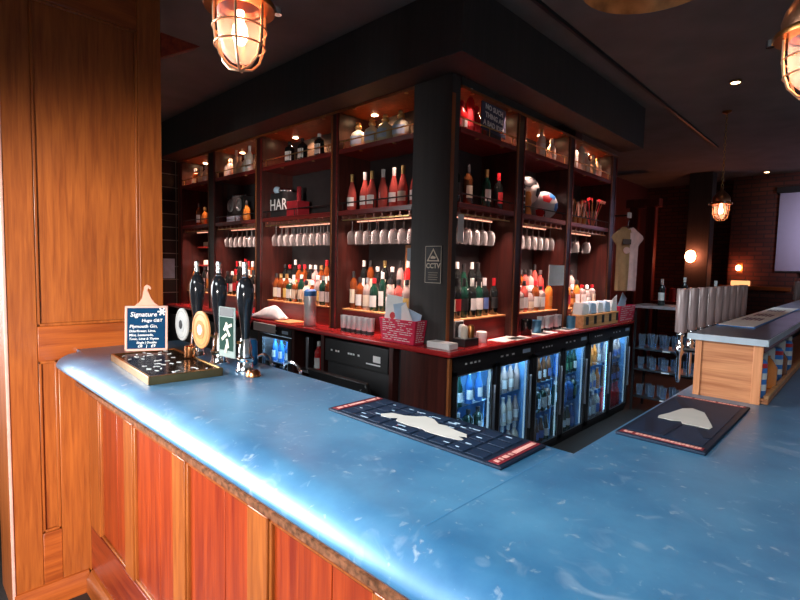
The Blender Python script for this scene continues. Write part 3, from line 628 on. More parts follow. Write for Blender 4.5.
# flags jar
t = thing('flag_jar', 'clear jar of red and brown stirrers on second shelf of end bay', 'jar', PR(5.28, .10, Z2+.001))
B().lathe([(0, 0), (.05, 0), (.055, .01), (.05, .12), (.045, .16), (.05, .165)], 16).build('jar', WGLASS, t)
for k in range(7):
    a = k*.9; B().tube([(.02*math.cos(a), .02*math.sin(a), .01), (.11*math.cos(a), .05*math.sin(a), .26+.02*(k % 3))], .004, 6).build('stirrer', REDP if k % 2 else BRONZE, t)
    boxo('flag', REDP if k % 3 else PINKW, (-.03, .03, -.002, .002, 0, .03), t, 0, (.105*math.cos(a), .045*math.sin(a), .24+.02*(k % 3)), (0, .3, a))
for k, u in enumerate((4.72, 4.83, 4.94, 5.05)):
    t = thing('flower_stem', f'brown dried stems in a small pot on second shelf, {ORD[k]} from the footballs', 'plant', PR(u, .09, Z2+.001), 0, 'dried plants on the shelf')
    B().lathe([(0, 0), (.025, 0), (.033, .07), (.03, .07), (.024, .01), (0, .01)], 12).build('pot', BRONZE, t)
    for j in range(5):
        a = j*1.3+k; B().tube([(0, 0, .01), (.02*math.cos(a), .02*math.sin(a), .13), (.04*math.cos(a), .03*math.sin(a), .22+.03*(j % 2))], .004, 5).build('stem', EDGE if j % 2 else PINKW, t)
# bay L4 extra shelf pieces
for k, (u, z) in enumerate(((-6.05, 1.80), (-6.05, 1.56))):
    t = thing('wall_shelf', 'narrow dark shelf in tiled-wall bay, %s' % ('upper of two' if k == 0 else 'lower of two'), 'shelf', PL(-6.235, .20, z))
    boxo('board', DARKX, (-.372, .372, 0, .228, 0, .02), t); 
    for j, uu in enumerate((-.2, .0, .2)):
        tag(B().box(-.08, .08, 0, .10, 0, .06).build('carton', (CREAM, PAPERB, PINKW)[j], None, PL(-6.235+uu, .24, z+.0205), bevel=.004), f"pale carton on the {'upper' if k == 0 else 'lower'} narrow shelf, {ORD[j]} from the tiles", 'box', 'cartons on the narrow shelves')

# mirror leaning in the CCTV bay
t = thing('framed_mirror', 'wood framed mirror standing behind the spirits beside the pillar', 'mirror', PL(-2.72, .335, 1.336))
boxo('frame', PINE, (-.17, .17, 0, .02, 0, .46), t, .004); boxo('glass', plain('mirror_silver', (.8, .82, .84), .08, 1, var=.02), (-.145, .145, -.002, -.0005, .025, .435), t)

# ================================================================== ITEMS ON THE BACK COUNTER
CZ = 1.0605
cup = B().lathe([(0, 0), (.026, 0), (.028, .004), (.032, .135), (.030, .135), (.026, .008), (0, .008)], 18).mesh('cocktail_tin', STEELB)
cupb = B().lathe([(.0286, .002), (.0296, .03)], 18).mesh('base_band', BLACKP)
for k in range(6):
    spawn('cocktail_tin', f'tall steel cocktail tin, {ORD[k]} from the red basket', 'cup', [cup, ('base_band', cupb)], PL(-2.90-.067*k, -.035, CZ), 0, 'cocktail tins on the long counter')
for k in range(5):
    spawn('cocktail_tin', f'tall steel cocktail tin under the white notice, {ORD[k]} from the chalk-sign bay', 'cup', [cup, ('base_band', cupb)], PR(4.06+.085*k, .0-.02*(k % 2), CZ), 0, 'cocktail tins on the short counter')
t = thing('cocktail_shaker', 'tall steel shaker with a blue lid beside folded towel', 'shaker', PL(-3.70, -.05, CZ)); t.scale = (1.3, 1.3, 1)
B().lathe([(0, 0), (.040, 0), (.043, .004), (.043, .27)], 24).build('body', STEELB, t); B().lathe([(.0435, .271), (.044, .272), (.044, .315), (.03, .33), (0, .332)], 24).build('lid', BLUE, t)
def basket(name, label, loc, rz, lines, d0=.09, d1=.105):
    t = thing(name, label, 'basket', loc, rz)
    b = B(); w0, w1, h = .185, .21, .195
    o_ = [(-w0, -d0), (w0, -d0), (w0, d0), (-w0, d0)]; q_ = [(-w1, -d1), (w1, -d1), (w1, d1), (-w1, d1)]
    vb = [b.b.verts.new((x, y, 0)) for x, y in o_]; vt = [b.b.verts.new((x, y, h)) for x, y in q_]; vi = [b.b.verts.new((x*.95, y*.92, h)) for x, y in q_]; vj = [b.b.verts.new((x*.95, y*.92, .01)) for x, y in o_]
    b.b.faces.new(vb[::-1]); b.b.faces.new(vj)
    for i in range(4):
        j = (i+1) % 4
        b.b.faces.new((vb[i], vb[j], vt[j], vt[i])); b.b.faces.new((vt[i], vt[j], vi[j], vi[i])); b.b.faces.new((vi[i], vi[j], vj[j], vj[i]))
    b.build('tub', PINK, t, bevel=.004)
    random.seed(3)
    tilt = math.atan2(d1-d0, h)
    pb = B()
    for k in range(lines):
        z = .02+(h-.035)*k/(lines-1); x = -w0+.02
        while x < w0-.03:
            l_ = random.uniform(.012, .05)
            if random.random() < .72: pb.box(x, min(x+l_, w0-.01), -d0-(d1-d0)*z/h-.0022, -d0-(d1-d0)*z/h-.0004, z, z+.0055)
            x += l_+.009
        for sgn in (1,):
            y = -d0+.02
            while y < d0-.03:
                l_ = random.uniform(.012, .03); xx = w0+(w1-w0)*z/h
                pb.box(xx+.0004, xx+.0022, y, y+l_, z, z+.0055); y += l_+.012
    pb.build('pattern', PAPER, t)
    return t
basket('napkin_basket', 'crimson basket with white printed lines beside the CCTV pillar', PL(-2.50, -.088, CZ), 0.0, 10, .062, .074).scale = (.88, .88, .88)
def card(name, label, loc, rot, w_, h_, mat, group=None, mark=None):
    o = B().box(-w_/2, w_/2, -.002, .002, 0, h_).build(name, mat, None, loc, rot); tag(o, label, 'card', group)
    if mark: 
        B().lathe([(0, 0), (.026, 0), (.026, .001), (0, .001)], 20, mat=Matrix.Translation((0, -.0021, h_*.42)) @ Matrix.Rotation(PI/2, 4, 'X')).build('round_mark', mark, o)
    return o
card('menu_card', 'white card with round red mark standing in the CCTV-side basket', PL(-2.61, -.10, CZ+.08), (-.06, .10, .10), .15, .26, PAPER, None, L_R)
card('napkin_pack', 'pale blue packet in the middle of the CCTV-side basket', PL(-2.48, -.09, CZ+.08), (.06, -.18, .1), .12, .21, PAPERB)
card('napkin_pack', 'white tilted sheet beside pillar in the CCTV-side basket', PL(-2.40, -.10, CZ+.07), (.06, -.5, -.1), .12, .22, PAPER)
card('napkin_pack', 'pale blue sheet at the back of the CCTV-side basket', PL(-2.45, -.07, CZ+.06), (.03, .3, .05), .14, .18, PAPERB)
tag(boxo('white_block', PAPER, (-.10, .10, -.05, .05, 0, .045), None, .006, PL(-2.13, -.075, CZ), (0, 0, .0)), 'low white block of napkins in front of the CCTV pillar', 'napkins')
# folded towel
def towel():
    bm = bmesh.new(); nx, ny = 26, 12; g = []
    for i in range(nx+1):
        row = []
        for j in range(ny+1):
            u, v = i/nx, j/ny
            x = -.34+.62*u; y = -.10+.2*v
            h = .012+.085*math.exp(-((u-.74)/.22)**2)*math.sin(PI*v)**.5+.035*math.exp(-((u-.40)/.16)**2)*math.sin(PI*v)+.05*math.sin(PI*u)*math.sin(PI*v)+.008*math.sin(9*u+5*v)*math.sin(PI*v)
            row.append(bm.verts.new((x+.03*math.sin(4*v), y*(1-.3*u), max(h, 0.003))))
        g.append(row)
    for i in range(nx):
        for j in range(ny): bm.faces.new((g[i][j], g[i+1][j], g[i+1][j+1], g[i][j+1]))
    me = bpy.data.meshes.new('bar_towel'); bm.to_mesh(me); bm.free(); me.materials.append(CLOTH)
    for p in me.polygons: p.use_smooth = True
    o = obj('bar_towel', me, None, PL(-4.42, -.045, CZ), (0, 0, .05)); m = o.modifiers.new('thick', 'SOLIDIFY'); m.thickness = .006; m.offset = -1
    tag(o, 'crumpled white bar towel with blue stripe on the red counter', 'towel')
    B().tube([(-.18, -.075, .028), (-.11, -.02, .062), (-.06, .03, .066)], .006, 6).build('stripe', BLUE, o)
towel()
t = thing('small_board', 'flat wooden board under the towel end on the red counter', 'board', PL(-4.02, -.05, CZ)); boxo('plank', PINE, (-.12, .12, -.10, .10, 0, .012), t, .003)
# white strip and red tub by the counter edge
tag(boxo('label_holder', WHITE, (-.20, .20, -.008, 0, -.042, .042), None, .004, (-4.26, 2.538, .995)), 'white strip with dark marks fixed to the edge of red counter', 'label strip')
tag(B().lathe([(0, 0), (.05, 0), (.06, .09), (.055, .09), (.045, .01), (0, .01)], 16).build('red_tub', REDP, None, PL(-4.72, -.09, CZ)), 'small red tub on the red counter behind the hand pumps', 'tub')
# short wing counter items
t = thing('condiment_caddy', 'black caddy of jars on the counter corner beside the pillar', 'caddy', PR(2.88, -.04, CZ), RR)
boxo('tray', BLACKP, (-.085, .085, -.06, .06, 0, .055), t, .004)
for x, y, m_ in ((-.04, -.02, CREAM), (.04, -.02, BRONZE), (0, .03, PAPER)):
    B().lathe([(0, .0), (.026, 0), (.026, .075), (.018, .09), (0, .09)], 14, (x, y, .056)).build('jar', m_, t)
t = thing('picture_stand', 'small black card stand with white border beside pillar', 'card', PR(2.90, .032, CZ), RR)
boxo('board', PAPER, (-.055, .055, 0, .01, 0, .17), t, .002); boxo('face', BLACKP, (-.047, .047, -.0015, -.0003, .01, .16), t)
tag(B().lathe([(0, 0), (.038, 0), (.04, .004), (.04, .075), (.038, .08), (.012, .08), (.012, .02), (0, .02)], 20).build('paper_roll', PAPER, None, PR(3.10, -.03, CZ)), 'white till roll on the counter beside the black caddy', 'roll')
for k, (u, d, w_, h_, r_) in enumerate(((3.40, -.06, .34, .15, .1), (3.52, -.10, .24, .11, .05), (3.98, -.07, .30, .15, .06), (4.42, -.07, .26, .14, .04))):
    t = thing('menu_sheet', f'flat black and white menu card on the red counter, {ORD[k]} from the pillar', 'menu', PR(u, d, CZ), RR+r_, 'menu cards on the counter')
    boxo('sheet', PAPER, (-w_/2, w_/2, -h_/2, h_/2, 0, .003), t)
    if k != 0: boxo('print', BLACKP, (-w_*.25, w_*.2, -h_*.4, h_*.4, .0031, .0042), t)
tag(B().lathe([(0, 0), (.045, 0), (.047, .003), (.047, .11), (.044, .112), (.042, .01), (0, .01)], 20).build('blue_tin', plain('blue_tin', (.10, .32, .52), .35, .5), None, PR(3.95, -.015, CZ)), 'blue metal tin beside the steel cocktail tins', 'tin')
tag(B().lathe([(0, 0), (.045, 0), (.047, .003), (.047, .13), (.044, .132), (.042, .01), (0, .01)], 20).build('dark_jar', G_DARK, None, PR(3.78, -.02, CZ)), 'dark glass jar beside the blue metal tin', 'jar')
t = thing('tongs_pot', 'blue pot with a hooked handle in front of wooden caddy', 'pot', PR(4.52, -.07, CZ))
B().lathe([(0, 0), (.04, 0), (.042, .12), (.039, .12), (.037, .01), (0, .01)], 18).build('pot', MATS['blue_tin'], t)
B().tube([(0, 0, .01)]+[(.0, .03*math.sin(a)*.9, .16+.05*(1-math.cos(a))*.8) for a in (0, .6, 1.2, 1.8, 2.4, 3.0)], .005, 6).build('hook', COPPER, t)
# notice
card('paper_notice', 'white paper notice taped on the dark back panel of football bay', PR(4.32, -.003, 1.47), (0, 0, RR+.0), .30, .19, PAPER)
# wooden napkin caddy with five slots
t = thing('wooden_caddy', 'pale wooden caddy with five black windows holding white napkins', 'caddy', PR(5.04, -.085, CZ), RR)
boxo('case', PINE, (-.44, .44, -.075, .075, 0, .125), t, .004)
for k in range(5): boxo('window', BLACKP, (-.36+.19*k-.03, -.36+.19*k+.035, -.0765, -.0752, .03, .11), t)
for k in range(5):
    o = B().prism([(-.085, 0), (.085, 0), (.06, .10), (-.06, .12)], lambda u, v, w_: (u, w_, v), -.05, .05).build('napkin_stack', PAPERB if k % 2 else PAPER, None, PR(4.70+.18*k, -.085, CZ+.126), (0, 0, RR), .008)
    tag(o, f'folded white napkins on the wooden caddy, {ORD[k]} from the orange spirits', 'napkins', 'napkins on the caddy')
bs = basket('napkin_basket', 'crimson basket of pale papers at the end of the short counter', PR(5.745, -.06, CZ), RR, 7); bs.scale = (1.15, 1, .9)
card('napkin_pack', 'pale blue packet leaning in the basket at the end counter', PR(5.72, -.07, CZ+.09), (.1, .5, RR), .16, .22, PAPERB)
card('napkin_pack', 'white packet leaning in the basket at the end counter', PR(5.65, -.05, CZ+.09), (.1, -.35, RR), .14, .19, PAPER)
card('napkin_pack', 'low cream packet in the basket at the end counter', PR(5.84, -.06, CZ+.08), (.1, .1, RR), .16, .13, CREAM)
card('price_sheet', 'pale blue sheet hanging beside the pillar under the second shelf', PR(2.835, -.004, 1.795), (0, 0, RR), .065, .20, PAPER)

# CCTV sign on the pillar
t = thing('cctv_sign', 'black CCTV warning sign with cream triangle on the pillar', 'sign', (-2.272, 2.6985, 1.50))
boxo('plate', BLACKP, (-.078, .078, -.006, 0, 0, .27), t)
bb = B()
for q in ((-.074, .074, .004, .008), (-.074, .074, .262, .266), (-.074, -.070, .004, .266), (.070, .074, .004, .266)): bb.box(q[0], q[1], -.0075, -.0062, q[2], q[3])
bb.build('border', CREAM, t)
tb = B(); o_ = [Vector((0, .25)), Vector((-.058, .158)), Vector((.058, .158))]; c_ = (o_[0]+o_[1]+o_[2])/3
for i in range(3):
    a, c = o_[i], o_[(i+1) % 3]; ai, ci = c_+(a-c_)*.76, c_+(c-c_)*.76
    tb.prism([tuple(a), tuple(c), tuple(ci), tuple(ai)], lambda u, v, w_: (u, w_, v), -.0085, -.0065)
tb.prism([(-.022, .176), (.018, .176), (.024, .188), (-.006, .198), (-.024, .188)], lambda u, v, w_: (u, w_, v), -.0085, -.0065)
tb.build('triangle_symbol', CREAM, t)
text('CCTV', .05, CREAM, t, (0, -.0068, .125), (PI/2, 0, 0), bold=.0012)
lb = B()
for k in range(4): lb.box(-.045+.004*(k % 2), .045-.006*(k % 2), -.0075, -.0063, .075-.016*k, .080-.016*k)
lb.build('small_print', plain('dim_print', (.3, .26, .2), .7), t)

# ================================================================== COOLERS under the short wing
def cooler(k, y0, y1):
    t = thing('bottle_cooler', f"black double door bottle cooler lit blue inside, {['next to the pillar end', 'middle of three', 'beside the glass rack'][k]}", 'cooler', (-2.02, y0, 0), RR, 'bottle coolers')
    L_ = y1-y0; D_ = .50
    boxo('cabinet', BLACKP, (0, .02, .02, D_, .02, 1.0), t); boxo('cabinet', BLACKP, (L_-.02, L_, .02, D_, .02, 1.0), t)
    LN = plain('cooler_lining', (.10, .27, .52), .5); boxo('lining', LN, (.0205, .026, .02, .34, .062, .914), t); boxo('lining', LN, (L_-.026, L_-.0205, .02, .34, .062, .914), t); boxo('lining', LN, (L_/2-.004, L_/2+.004, .10, .34, .062, .60), t)
    boxo('back_panel', LN, (.026, L_-.026, .34, .36, .061, .914), t); boxo('base', BLACKP, (.02, L_-.02, .02, D_-.02, .02, .06), t)
    hd = boxo('control_panel', BLACKP, (0, L_, 0, D_-.021, .915, 1.0), t)
    ib = B()
    for x in (.14, .2, .25, .3, L_*.55, L_*.62, L_*.7): ib.box(x, x+.018+.02*((x*37) % 1), -.002, -.0003, .945, .958)
    ib.build('control_dot', CHALK, hd)
    boxo('badge', PAPERB, (L_-.16, L_-.04, -.002, -.0003, .94, .972), hd)
    boxo('kickplate', BLACKP, (0, L_, .03, .05, .001, .02), t)
    half = L_/2
    for j in range(2):
        a, c = j*half+.006, (j+1)*half-.006
        fb = B(); wv = .05
        for q in ((a, a+wv, .065, .905), (c-wv*.9, c, .065, .905)): fb.box(q[0], q[1], -.0, .018, q[2], q[3])
        fb.box(a, c, 0, .018, .065, .10); fb.box(a, c, 0, .018, .88, .914)
        d = fb.build('door', BLACKP, t)
        boxo('pane', DOORG, (a+wv, c-wv*.9, .008, .012, .10, .88), d)
        boxo('handle', STEEL, (c-.035, c-.022, -.022, -.0005, .30, .75), d, .003)
        gb = B(); e = .008
        x0, x1 = a+wv, c-wv*.9
        for q in ((x0, x0+e, .10, .88), (x1-e, x1, .10, .88), (x0, x1, .10, .10+e), (x0, x1, .88-e, .88)): gb.box(q[0], q[1], -.0015, -.0003, q[2], q[3])
        gb.build('gasket_trim', STEEL, d)
        boxo('led_strip', LED, (a+.012, a+.040, .030, .050, .10, .89), t)
        boxo('led_strip', LEDT, (a+.05, c-.05, .024, .070, .886, .893), t)
        boxo('trim_glow', EDGEGLOW, (c-.058, c-.048, .022, .030, .10, .88), t)  # glowing strip stands in for light catching the door trim
    for z in (.34, .61):
        ws = B()
        for q in range(9): ws.box(.028, L_-.028, .09+.03*q, .094+.03*q, z, z+.008)
        ws.box(.028, .034, .09, .335, z, z+.008).box(L_-.034, L_-.028, .09, .335, z, z+.008).build('wire_shelf', STEEL, t, smooth=False)
    return t
CS = [(2.625, 3.70), (3.725, 4.79), (4.815, 5.955)]
SETS = [[(G_BLUE, L_W, C_W), (G_DARK, L_W, C_W), (G_GREEN, L_W, C_K)], [(G_CLEAR, L_W, C_B), (G_CLEAR, None, C_W), (G_PALE, L_W, C_W)],
        [(G_BRN, L_W, C_S), (G_BRN, L_B, C_S), (G_GREEN, L_W, C_S)], [(G_GREEN, L_G, C_S), (G_GREEN, L_W, C_W), (G_BLUE, L_B, C_S)],
        [(G_ORG, L_O, C_W), (G_CLEAR, L_W, C_W), (G_PALE, L_B, C_B)], [(G_RED, L_R, C_R), (G_BRN, L_B, C_S), (G_CLEAR, L_B, C_W)]]
for k, (a, c) in enumerate(CS):
    cooler(k, a, c)
    half = (c-a)/2
    for j in range(2):
        st = SETS[k*2+j]
        for lv, z in enumerate((.06, .348, .618)):
            n = 5 if (k, j) != (0, 0) else 4
            for i in range(n):
                body, lab, cap = st[(lv+i//2) % 3] if (k, j) not in ((2, 1),) else st[lv]
                kind = 'wine' if (k, j) == (0, 0) and lv < 2 else ('beer' if (lv+k) % 2 else 'spirit')
                if lv == 2: kind = 'beer'
                if z+{'wine': .30, 'spirit': .275, 'beer': .23}[kind] > .34 and lv == 0: kind = 'beer'
                if lv == 1 and kind != 'beer': kind = 'square'
                u = a+j*half+.085+(half-.165)*i/(n-1)
                spawn('cooler_bottle' if kind != 'beer' else 'beer_bottle', f"{COLN[body]} bottle in {['pillar-end','middle','rack-end'][k]} cooler, {['near','far'][j]} door, {['bottom','middle','top'][lv]} shelf, {ORD[i]} from the hinge", 'bottle', bottle(kind, body, lab, cap), (-2.02-.10, u, z+.0005), RR+random.uniform(-.4, .4), 'bottles in the coolers')

# ================================================================== UNDER THE LONG WING
t = thing('under_counter_fridge', 'small under counter fridge with blue lit bottles behind the hand pumps', 'fridge', (-4.395, 2.565, .36))
for q in ((0, .02, .03, .5, 0, .655), (.53, .55, .03, .5, 0, .655), (.02, .53, .03, .5, 0, .02)): boxo('side_panel', BLACKP, q, t)
hd = boxo('control_panel', BLACKP, (0, .55, 0, .5, .575, .655), t, .003); boxo('back_panel', MATS['cooler_lining'], (.02, .53, .48, .5, .02, .574), t)
boxo('badge', PAPERB, (.40, .50, -.002, -.0003, .60, .63), hd)
fb = B()
for q in ((0, .05, .02, .57), (.50, .55, .02, .57), (.05, .50, .02, .06), (.05, .50, .545, .57)): fb.box(q[0], q[1], 0, .02, q[2], q[3])
d = fb.build('door', BLACKP, t, smooth=False); boxo('pane', DOORG, (.05, .50, .008, .012, .06, .545), d)
gb = B()
for q in ((.05, .058, .06, .545), (.492, .50, .06, .545), (.058, .492, .537, .545), (.058, .492, .06, .068)): gb.box(q[0], q[1], -.0015, -.0003, q[2], q[3])
gb.build('gasket_trim', PAPERB, d, smooth=False)
boxo('wire_shelf', STEEL, (.022, .528, .06, .47, .285, .292), t); boxo('led_strip', LEDT, (.06, .49, .05, .25, .565, .572), t)
ib = B()
for x in (.05, .12, .2, .28): ib.box(x, x+.03, -.002, -.0003, .612, .624)
ib.build('control_dot', CHALK, hd)
for lv, z in enumerate((.0205, .2925)):
    for k in range(4):
        spawn('beer_bottle', f"blue bottle with white label in small fridge, {['bottom', 'top'][lv]} shelf, {ORD[k]} from the hinge", 'bottle', bottle('beer', G_BLUE, L_W, C_W), (-4.30+.115*k, 2.68, .36+z), 0, 'bottles in the small fridge')
t = thing('glass_washer', 'black glass washer with its blue panel door tilted open', 'glass washer', (-3.34, 2.58, .08))
boxo('body', BLACKP, (0, .76, .02, .50, 0, .92), t, .004); boxo('control_panel', BLACK, (0, .76, -.012, .019, .73, .92), t, .004)
ib = B()
for x in (.08, .14, .17, .30, .33, .36, .42): ib.box(x, x+.022, -.014, -.0125, .82, .835)
ib.box(.52, .68, -.014, -.0125, .775, .785); ib.build('control_dot', CHALK, t)
boxo('sticker', PAPER, (.60, .68, -.0145, -.0125, .80, .85), t)
d = B().box(.02, .74, -.03, 0, 0, .60).build('door', BLACK, t, (0, -.005, .12), (.30, 0, 0), .006)
boxo('panel', plain('dark_blue_panel', (.016, .075, .17), .2, coat=.3), (.10, .66, -.033, -.0305, .12, .52), d)
B().tube([(.70, -.055, .36), (.70, -.055, .56)], .009).build('handle', CHROME, d); 
spawn('spirit_bottle', 'red and white bottle standing on the under counter steel shelf', 'bottle', bottle('spirit', G_RED, L_W, C_W), (-3.55, 2.66, .6605), 0)
tag(B().box(-.02, .02, -.03, .03, 0, .30).build('steel_canister', STEEL, None, (-3.69, 2.66, .6605), bevel=.006), 'upright brushed steel canister beside the red and white bottle', 'canister')

# ================================================================== ON THE FRONT BAR
BZ = 1.1105
# drip tray
t = thing('drip_tray', 'brass edged beer drip tray with black grille top on zinc bar', 'drip tray', (-2.425, .905, BZ), math.radians(-4))
tw, td = .325, .155
fb = B()
for q in ((-tw, tw, -td, -td+.012), (-tw, tw, td-.012, td), (-tw, -tw+.012, -td, td), (tw-.012, tw, -td, td)): fb.box(q[0], q[1], q[2], q[3], 0, .036)
fb.build('rim', plain('coppery_brass', (.48, .27, .11), .3, 1), t, bevel=.002)
boxo('pan', BLACKP, (-tw+.012, tw-.012, -td+.012, td-.012, .0, .012), t)
gb = B()
for k in range(22):
    x = -tw+.02+(2*tw-.04)*k/21; gb.box(x-.0075, x+.0075, -td+.013, td-.013, .026, .031)
for k in range(5):
    y = -td+.02+(2*td-.04)*k/4; gb.box(-tw+.013, tw-.013, y-.006, y+.006, .0205, .0259)
gb.build('grille', plain('dark_grille', (.03, .016, .009), .2, .3), t)
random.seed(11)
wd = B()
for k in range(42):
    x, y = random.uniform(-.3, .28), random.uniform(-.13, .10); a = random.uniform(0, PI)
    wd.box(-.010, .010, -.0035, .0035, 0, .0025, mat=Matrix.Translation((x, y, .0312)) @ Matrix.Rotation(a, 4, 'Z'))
wd.build('grille_glint', CHALK, t)  # pale flecks imitate light glinting on the grille holes
# chalk board
t = thing('chalkboard_sign', 'pink framed blue chalkboard headed Signature standing on the drip tray', 'sign', (-2.735, .935, BZ+.0367), math.radians(76))
t.rotation_euler = (-.10, 0, math.radians(62))
hw, hh = .102, .236
fr = B()
for q in ((-hw, hw, 0, .012), (-hw, hw, hh-.012, hh), (-hw, -hw+.012, 0, hh), (hw-.012, hw, 0, hh)): fr.box(q[0], q[1], -.006, .008, q[2], q[3])
fr.build('frame', PINKW, t, bevel=.003)
boxo('board', SLATE, (-hw+.012, hw-.012, -.002, .006, .012, hh-.012), t)
hb = B(); hb.prism([(-.058, hh), (-.036, hh+.018), (-.022, hh+.04), (-.016, hh+.075), (-.012, hh+.10), (0, hh+.112), (.016, hh+.105), (.022, hh+.09), (.018, hh+.084), (.008, hh+.092), (.004, hh+.082), (.014, hh+.06), (.022, hh+.04), (.036, hh+.018), (.058, hh)], lambda u, v, w_: (u, w_, v), -.005, .007)
hb.build('hook_handle', plain('orange_pink_wood', (.72, .30, .20), .5), t, bevel=.002)
for s, size, x, z, al in (('Signature', .034, -.014, .190, 'CENTER'), ('Hugo G&T', .022, .026, .158, 'CENTER'), ('Plymouth Gin,', .023, -.080, .128, 'LEFT'), ('Elderflower, Lime,', .0170, -.082, .104, 'LEFT'), ('Mint, Lemonade,', .0170, -.082, .083, 'LEFT'), ('Tonic, Lime & Thyme', .0160, -.082, .063, 'LEFT'), ('Single | Double', .0155, 0, .043, 'CENTER'), ('£8   |   £9', .021, 0, .025, 'CENTER')):
    text(s, size, CHALK, t, (x, -.0026, z), (PI/2, 0, 0), align=al, bold=.0003, shear=.15)
fl = B()
for k in range(6):
    a = k*PI/3; fl.box(-.010, .010, -.0035, -.0022, -.004, .004, mat=Matrix.Translation((.074+.012*math.cos(a), 0, .205+.012*math.sin(a))) @ Matrix.Rotation(-a, 4, 'Y'))
fl.build('chalk_flower', CHALK, t)
# hand pumps
def pump(x, label, clip):
    t = thing('hand_pump', label, 'beer pump', (x, 1.145, BZ), 0, 'hand pumps on the bar'); t.scale = (1, 1, .935)
    B().lathe([(0, 0), (.044, 0), (.044, .012), (.037, .02), (.035, .055), (.040, .062), (.040, .074), (.033, .08), (.031, .12), (.022, .17), (0, .17)], 20).build('base', CHROME, t)
    B().lathe([(0, .171), (.018, .171), (.020, .20), (.026, .26), (.036, .33), (.041, .38), (.040, .42), (.030, .455), (.018, .47), (0, .472)], 20).build('handle', plain('gloss_black_handle', (.012, .014, .018), .08, coat=.6), t)
    B().lathe([(.0, .471), (.016, .471), (.018, .475), (.012, .485), (.0145, .50), (.010, .515), (.015, .528), (.012, .545), (0, .552)], 16).build('finial', CHROME, t)
    B().tube([(0, -.02, .15), (0, -.075, .16)], .007).build('clip_bracket', BRASS, t)
    c = clip(t)
    return t
def disc(cx, cz, rx, rz_, tilt, mat, ring, inner, motif):
    def f(t):
        M_ = Matrix.Translation((cx, -.085, cz)) @ Matrix.Rotation(tilt, 4, 'Z') @ Matrix.Rotation(PI/2, 4, 'X') @ Matrix.Diagonal((rx, rz_, 1, 1))
        d = B().lathe([(0, -.004), (1, -.004), (1, .004), (.96, .006), (0, .006)], 32, mat=M_).build('pump_clip', mat, t)
        B().lathe([(.80, .0062), (.86, .0062), (.86, .0075), (.80, .0075), (.80, .0062)], 32, mat=M_).build('ring', ring, d)
        B().lathe([(0, .0076), (.5, .0076), (.5, .0085), (0, .009)], 24, mat=M_).build('emblem', inner, d)
        B().lathe([(0, .0092), (.22, .0092), (.3, .0095), (.22, .0105), (0, .0105)], 7, mat=M_).build('motif', motif, d)
    return f
pump(-2.60, 'black handled beer pump with round white pump clip', disc(.015, .195, .060, .090, .12, plain('dull_white_print', (.50, .51, .50), .5), plain('grey_ring', (.35, .37, .38), .5), plain('grey_emblem', (.45, .47, .48), .5), BLACKP))
pump(-2.35, 'black handled beer pump with round orange pump clip', disc(-.012, .190, .074, .098, .12, plain('peach_print', (.78, .34, .12), .5), plain('tan_print', (.5, .22, .08), .5), plain('orange_motif', (.60, .20, .04), .5), CREAM))
def rect(t):
    d = boxo('pump_clip', plain('silver_green', (.26, .31, .29), .8, spec=.2), (-.062, .062, -.004, .004, -.12, .125), t, .004, (-.005, -.085, .205), (0, 0, .12))
    boxo('green_panel', plain('dark_green_print', (.014, .045, .034), .85, spec=.15), (-.052, .052, -.0055, -.0042, -.085, .075), d); boxo('header_panel', BLACKP, (-.052, .052, -.0055, -.0042, .08, .122), d)
    mb = B()
    for q, (x, z, a) in enumerate(((-.005, .03, .5), (.015, .005, -.6), (-.015, -.02, .9), (.01, -.05, -.2), (0, -.075, .3), (.022, .035, 1.2))): mb.box(-.007, .007, -.007, -.0056, -.022, .022, mat=Matrix.Translation((x, 0, z)) @ Matrix.Rotation(a, 4, 'Y'))
    mb.build('emblem', CREAM, d)
pump(-2.09, 'black handled beer pump with tall dark green pump clip', rect)
t = thing('copper_cup', 'small copper tot cup on the drip tray in front of pumps', 'cup', (-2.42, 1.03, BZ+.0367))
B().lathe([(0, 0), (.026, 0), (.028, .003), (.028, .055), (.026, .055), (.025, .006), (0, .006)], 18).build('cup', COPPER, t)
tag(B().lathe([(0, 0), (.03, 0), (.034, .004), (.03, .02), (.02, .03), (0, .032)], 18).build('copper_coaster', COPPER, None, (-1.99, 1.13, BZ)), 'low copper cap beside the pump with green clip', 'cap')
t = thing('blue_can', 'blue drinks can with pale swirl behind the hand pumps', 'can', (-2.235, 1.255, BZ))
B().lathe([(0, 0), (.028, 0), (.033, .008), (.033, .115), (.027, .125), (.027, .128), (0, .126)], 20).build('can', plain('bright_blue_can', (.02, .26, .62), .3, .3), t)
B().lathe([(.0335, .055), (.0337, .075), (.0335, .095)], 10, a0=-PI*.75, a1=-PI*.25).build('swirl', PAPERB, t)
for k, x in enumerate((-2.225, -1.975)):
    tag(B().tube([(-.07, 0, -.06), (-.068, 0, .0)]+[(-.068*math.cos(a), 0, .0+.045*math.sin(a)) for a in [PI*i/10 for i in range(1, 10)]]+[(.068, 0, 0), (.07, 0, -.06)], .008).build('steel_hoop', CHROME, None, (x, 1.325, 1.108)), f"bright steel hoop on the bar's inner edge, {['nearer the pumps', 'nearer the long mat'][k]}", 'hoop', 'steel hoops on the inner edge')

